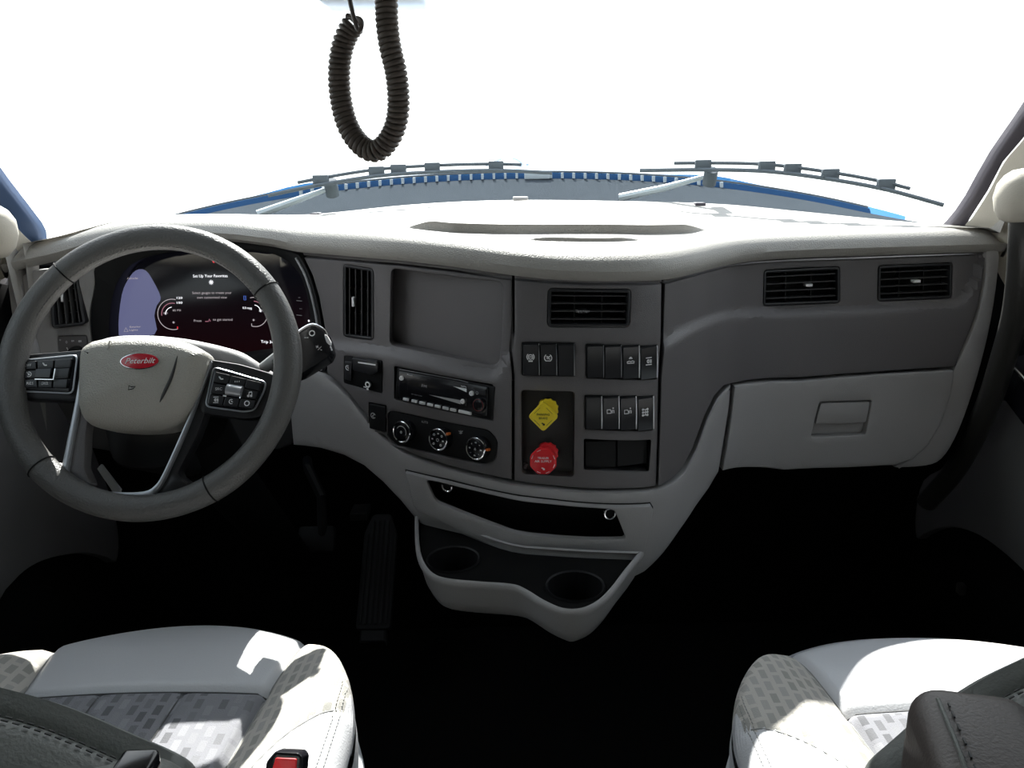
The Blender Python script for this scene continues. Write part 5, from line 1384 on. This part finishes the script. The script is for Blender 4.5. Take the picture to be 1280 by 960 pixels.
silL = smooth([(236, 990), (233, 972), (222, 957), (195, 942), (155, 925), (105, 903), (55, 884), (0, 869), (-60, 855), (-150, 842)], 4, False)
b1_ = backrest(drv, silL, 0.42, M['leather_dark'], 1, [(-0.0115, -0.0035), (-0.0155, -0.0025)])
b1_['label'] = 'dark grey stitched leather shoulder of the backrest'
silR = smooth([(1080, 1000), (1092, 972), (1102, 955), (1125, 935), (1160, 905), (1200, 878), (1240, 853), (1285, 831), (1340, 808), (1420, 790)], 4, False)
b2_ = backrest(pas, silR[::-1], 0.46, M['leather_dark'], 1, [(-0.0115, -0.0035), (-0.0155, -0.0025)])
b2_['label'] = 'dark grey leather shoulder of the backrest'
# armrests folded up beside the backrests
def armrest(par_, c, sx, sy, sz, rz, m, bev):
    bm = bmesh.new(); box(bm, -sx / 2, sx / 2, -sy / 2, sy / 2, -sz, 0)
    bmesh.ops.bevel(bm, geom=bm.edges[:] , offset=bev, segments=6, affect='EDGES', profile=0.5)
    bmesh.ops.rotate(bm, verts=bm.verts, cent=(0, 0, 0), matrix=Matrix.Rotation(rz, 3, 'Z'))
    bmesh.ops.translate(bm, verts=bm.verts, vec=c)
    return obj('armrest', bm, m, par_, sharp=180)
cR = onY(1205, 868, 0.40) + Vector((0.022, 0.0, -0.030))
ar = armrest(pas, cR, 0.075, 0.11, 0.34, math.radians(-14), M['leather_brown'], 0.020); ar['label'] = 'dark brown leather armrest folded upright'
Rm = Matrix.Rotation(math.radians(-14), 3, 'Z')
bm = bmesh.new()
lp = [(-0.0375 + 0.012, -0.055 + 0.002, -0.33), (-0.0375 + 0.012, -0.055, -0.04), (-0.0375 + 0.013, -0.046, -0.012), (-0.0375 + 0.014, -0.030, -0.001), (-0.0375 + 0.014, 0.03, 0.0005)]
tube(bm, [cR + Rm @ Vector(p) for p in smooth(lp, 5, False)], 0.0014, 6); obj('armrest_piping', bm, M['leather_dark'], ar)
bm = bmesh.new(); pts = [cR + Rm @ (Vector(p) + Vector((0.005, -0.0002, 0.0006))) for p in smooth(lp, 12, False)]
for k in range(0, len(pts) - 1, 2): tube(bm, [pts[k], pts[k].lerp(pts[k + 1], .9)], 0.0008, 4, cap=False)
obj('stitching', bm, M['thread_dark'], ar, kind='stuff')
cL = onY(118, 944, 0.33) + Vector((0, 0, -0.018))
al = armrest(drv, cL, 0.085, 0.07, 0.3, math.radians(20), M['leather_dark'], 0.030); al['label'] = 'grey leather armrest folded upright'
bm = bmesh.new(); c_ = onY(166, 952, 0.315); box(bm, c_.x - .009, c_.x + .009, c_.y - .01, c_.y + .01, c_.z - .01, c_.z + .0, .003); obj('pivot_cap', bm, M['gloss'], al)

# seat belt buckle with a red button
bc = onZ(354, 960, 0.655)
bk = root('seat_belt_buckle', 'black seat belt buckle with a red button beside the driver cushion', 'buckle', (bc.x, bc.y, 0.60))
BKF = Flat(bc, (1, -0.1, 0), (0, 0.5, 0.86))
plate('casing', BKF, rounded([(-0.018, -0.06), (0.018, -0.06), (0.018, 0.010), (0.014, 0.014), (-0.010, 0.014), (-0.018, 0.004)], 0.003), M['gloss'], bk, off=0.0, thick=0.018, ch=0.003)
plate('release_button', BKF, rounded([(-0.013, -0.014), (0.013, -0.014), (0.013, 0.009), (-0.008, 0.009)], 0.002), M['red'], bk, off=0.002, thick=0.006, ch=0.0015)
bm = bmesh.new(); tube(bm, [BKF.pt(0, -0.055, -0.009), (bc.x + 0.0, bc.y - 0.12, 0.50)], 0.010, 10); obj('stem', bm, M['black'], bk)

# ================================================================== pedals
ap = root('accelerator_pedal', 'tall black ribbed accelerator pedal on the dark floor', 'pedal', (onY(467, 785, 1.70).x, 1.70, 0.0))
P0, P1 = onY(466, 786, 1.62), onY(477, 642, 1.84)
AP = Flat(P0, (1, 0, 0), P1 - P0); LN = (P1 - P0).length
plate('pedal_plate', AP, rounded([(-0.040, 0), (0.040, 0), (0.040, LN - 0.05), (0.022, LN), (-0.022, LN), (-0.040, LN - 0.05)], 0.01), M['rubber'], ap, off=0.0, thick=0.02, ch=0.003)
for k in range(6):
    x = -0.030 + 0.012 * k
    bm = bmesh.new(); boxS(bm, AP, x - 0.003, x + 0.003, 0.01, LN - (0.055 if k in (0, 5) else 0.02), 0.0, 0.004, 0.001); obj('rib', bm, M['rubber'], ap)
bm = bmesh.new(); boxS(bm, AP, -0.03, 0.03, -0.03, 0.0, -0.03, -0.002, 0.004); obj('hinge', bm, M['rubber'], ap)
bm = bmesh.new(); tube(bm, [AP.pt(0, LN * .6, -0.02), (AP.pt(0, 0, 0).x, FW - 0.005, 0.30)], 0.010, 8); obj('link', bm, M['rubber'], ap)
br = root('brake_pedal', 'dark brake pedal on a bent arm left of the accelerator', 'pedal', (onY(395, 680, 1.72).x, 1.72, 0.2))
BP = Flat(onY(396, 690, 1.70), (1, 0, 0), (0, 0.5, 0.86))
plate('pad', BP, rounded([(-0.045, 0), (0.040, 0), (0.040, 0.06), (-0.045, 0.06)], 0.01), M['rubber'], br, off=0.0, thick=0.015, ch=0.003)
bm = bmesh.new(); tube(bm, [BP.pt(0.01, 0.04, -0.01), onY(402, 620, 1.74), onY(385, 585, 1.80), onY(384, 575, FW)], 0.012, 8); obj('arm', bm, M['rubber'], br)
bm = bmesh.new(); c_ = onY(450, 643, 1.86); box(bm, c_.x - 0.022, c_.x + 0.022, 1.84, FW, c_.z - 0.008, c_.z + 0.012, 0.003); tag(obj('floor_bracket', bm, M['fascia_dark']), 'small grey bracket at the firewall beside the accelerator', 'bracket')

# ================================================================== grab bars and their cream mounts
def grab(label, pts, depth, mountc, nm, rr_):
    r = root('grab_bar', label, 'grab bar', onY(*pts[-1], depth[-1]), 'pillar grab bars')
    P = [onY(u, v, d) for (u, v), d in zip(pts, depth)]
    P = [Vector(p) for p in smooth([tuple(p) for p in P], 8, False)]
    bm = bmesh.new(); tube(bm, P, rr_, 18); obj('bar', bm, M['bar'], r, sharp=60)
    bm = bmesh.new(); t = (P[1] - P[0]).normalized()
    tube(bm, [P[0] + t * 0.0, P[0] + t * 0.012, P[0] + t * 0.02], [rr_ * 1.22, rr_ * 1.15, rr_ * 1.0], 18); obj('collar', bm, M['black'], r)
    # rounded mount
    c = onY(*mountc, depth[0]); bm = bmesh.new()
    rows = [(-0.055, 0.004), (-0.053, 0.018), (-0.046, 0.030), (-0.032, 0.041), (-0.010, 0.047), (0.014, 0.045), (0.030, 0.037), (0.036, 0.027)]
    tube(bm, [P[0] - t * 0.055 + t * (d + 0.05) * 0.9 for d, _ in rows], [k * 0.92 for _, k in rows], 24)
    obj('mount', bm, M['cream'], r, sharp=60)
grab('black grab bar curving down from the cream mount on the right pillar', [(1280, 258), (1279, 300), (1276, 345), (1269, 395), (1255, 445), (1237, 500), (1215, 550), (1190, 592), (1158, 628)], [1.30, 1.30, 1.32, 1.36, 1.42, 1.48, 1.54, 1.60, 1.66], (1272, 230), 'r', 0.0215)
grab('black grab bar under the cream mount on the left pillar', [(-17, 300), (-22, 345), (-34, 400), (-45, 460)], [1.30, 1.31, 1.34, 1.38], (-12, 268), 'l', 0.0215)
# door handle at the right edge
dh = root('door_handle', 'black door handle housing with a bright lever on the passenger door', 'handle', onX(1275, 512, 0.97))
plate('housing', WR, rounded(L(WR, [(1256, 448), (1300, 440), (1310, 560), (1283, 525), (1264, 500), (1252, 480)], 0.03), 0.01), M['gloss'], dh, off=0.045, thick=0.06, ch=0.006)
bm = bmesh.new(); pp = [WR.pt(*WR.ab(u, v, 0.06), 0.06) for u, v in ((1268, 461), (1274, 467), (1284, 478))]; tube(bm, pp, 0.0035, 8); obj('lever', bm, M['chrome'], dh)
# pale lens of the door lamp low on the kick panel
bm = bmesh.new(); p = onX(1203, 736, 0.985); box(bm, 0.975, 0.99, p.y - 0.01, p.y + 0.01, p.z - 0.012, p.z + 0.012, 0.003); tag(obj('floor_lamp_lens', bm, M['fascia_dark']), 'dim small lens low on the right side panel', 'lamp')

# ================================================================== coiled cord hanging from the roof, and the unit behind it
cord = root('coiled_cord', 'brown-black coiled cord hanging in a loop before the windshield', 'cord', onY(468, 200, 0.9))
loopx = [(481, -60), (481, -20), (483, 5), (484, 30), (488, 60), (495, 90), (498, 120), (497, 145), (490, 168), (476, 186), (462, 188), (448, 178), (436, 160), (428, 135), (424, 105), (425, 75), (430, 52), (438, 36), (444, 28)]
P = [onY(u, v, 0.90 - 0.012 * math.sin(i * 0.3)) for i, (u, v) in enumerate(loopx)]
P = [Vector(p) for p in smooth([tuple(p) for p in P], 8, False)]
def resample(P, step):
    out = [P[0]]; acc = 0.0
    for A_, B_ in zip(P, P[1:]):
        d = (B_ - A_).length
        while acc + d >= step:
            t = (step - acc) / d; A_ = A_.lerp(B_, t); out.append(A_); d = (B_ - A_).length; acc = 0.0
        acc += d
    return out
PITCH_ = 0.0056; SEG = 14
C_ = resample(P, PITCH_ / SEG)
hel = []; ref = Vector((0, 1, 0)); rC = 0.0092
for i, p in enumerate(C_):
    t = (C_[min(i + 1, len(C_) - 1)] - C_[max(0, i - 1)]).normalized()
    u_ = (ref - t * ref.dot(t)).normalized(); w_ = t.cross(u_)
    an = 2 * math.pi * i / SEG
    hel.append(p + (u_ * math.cos(an) + w_ * math.sin(an)) * rC)
bm = bmesh.new(); tube(bm, hel, 0.0030, 8); obj('coil', bm, M['cord'], cord, sharp=180)
ep = hel[-1]
bm = bmesh.new(); tl = [ep, onY(450, 24, 0.895), onY(452, 33, 0.885), onY(448, 38, 0.885), onY(444, 28, 0.888), onY(439, 8, 0.89), onY(434, -20, 0.89), onY(430, -60, 0.89)]
tube(bm, [Vector(p) for p in smooth([tuple(p) for p in tl], 6, False)], 0.0024, 8); obj('straight_lead', bm, M['cord'], cord)
bm = bmesh.new(); c0, c1 = onY(398, 6, 1.35), onY(534, 3, 1.35)
box(bm, c0.x, c1.x, 1.30, 1.42, c0.z, c0.z + 0.05, 0.012)
tag(obj('overhead_sensor_box', bm, mat('translucent_white_plastic', (0.72, 0.80, 0.86), 0.3)), 'pale blue-white box at the top edge behind the cord', 'sensor')
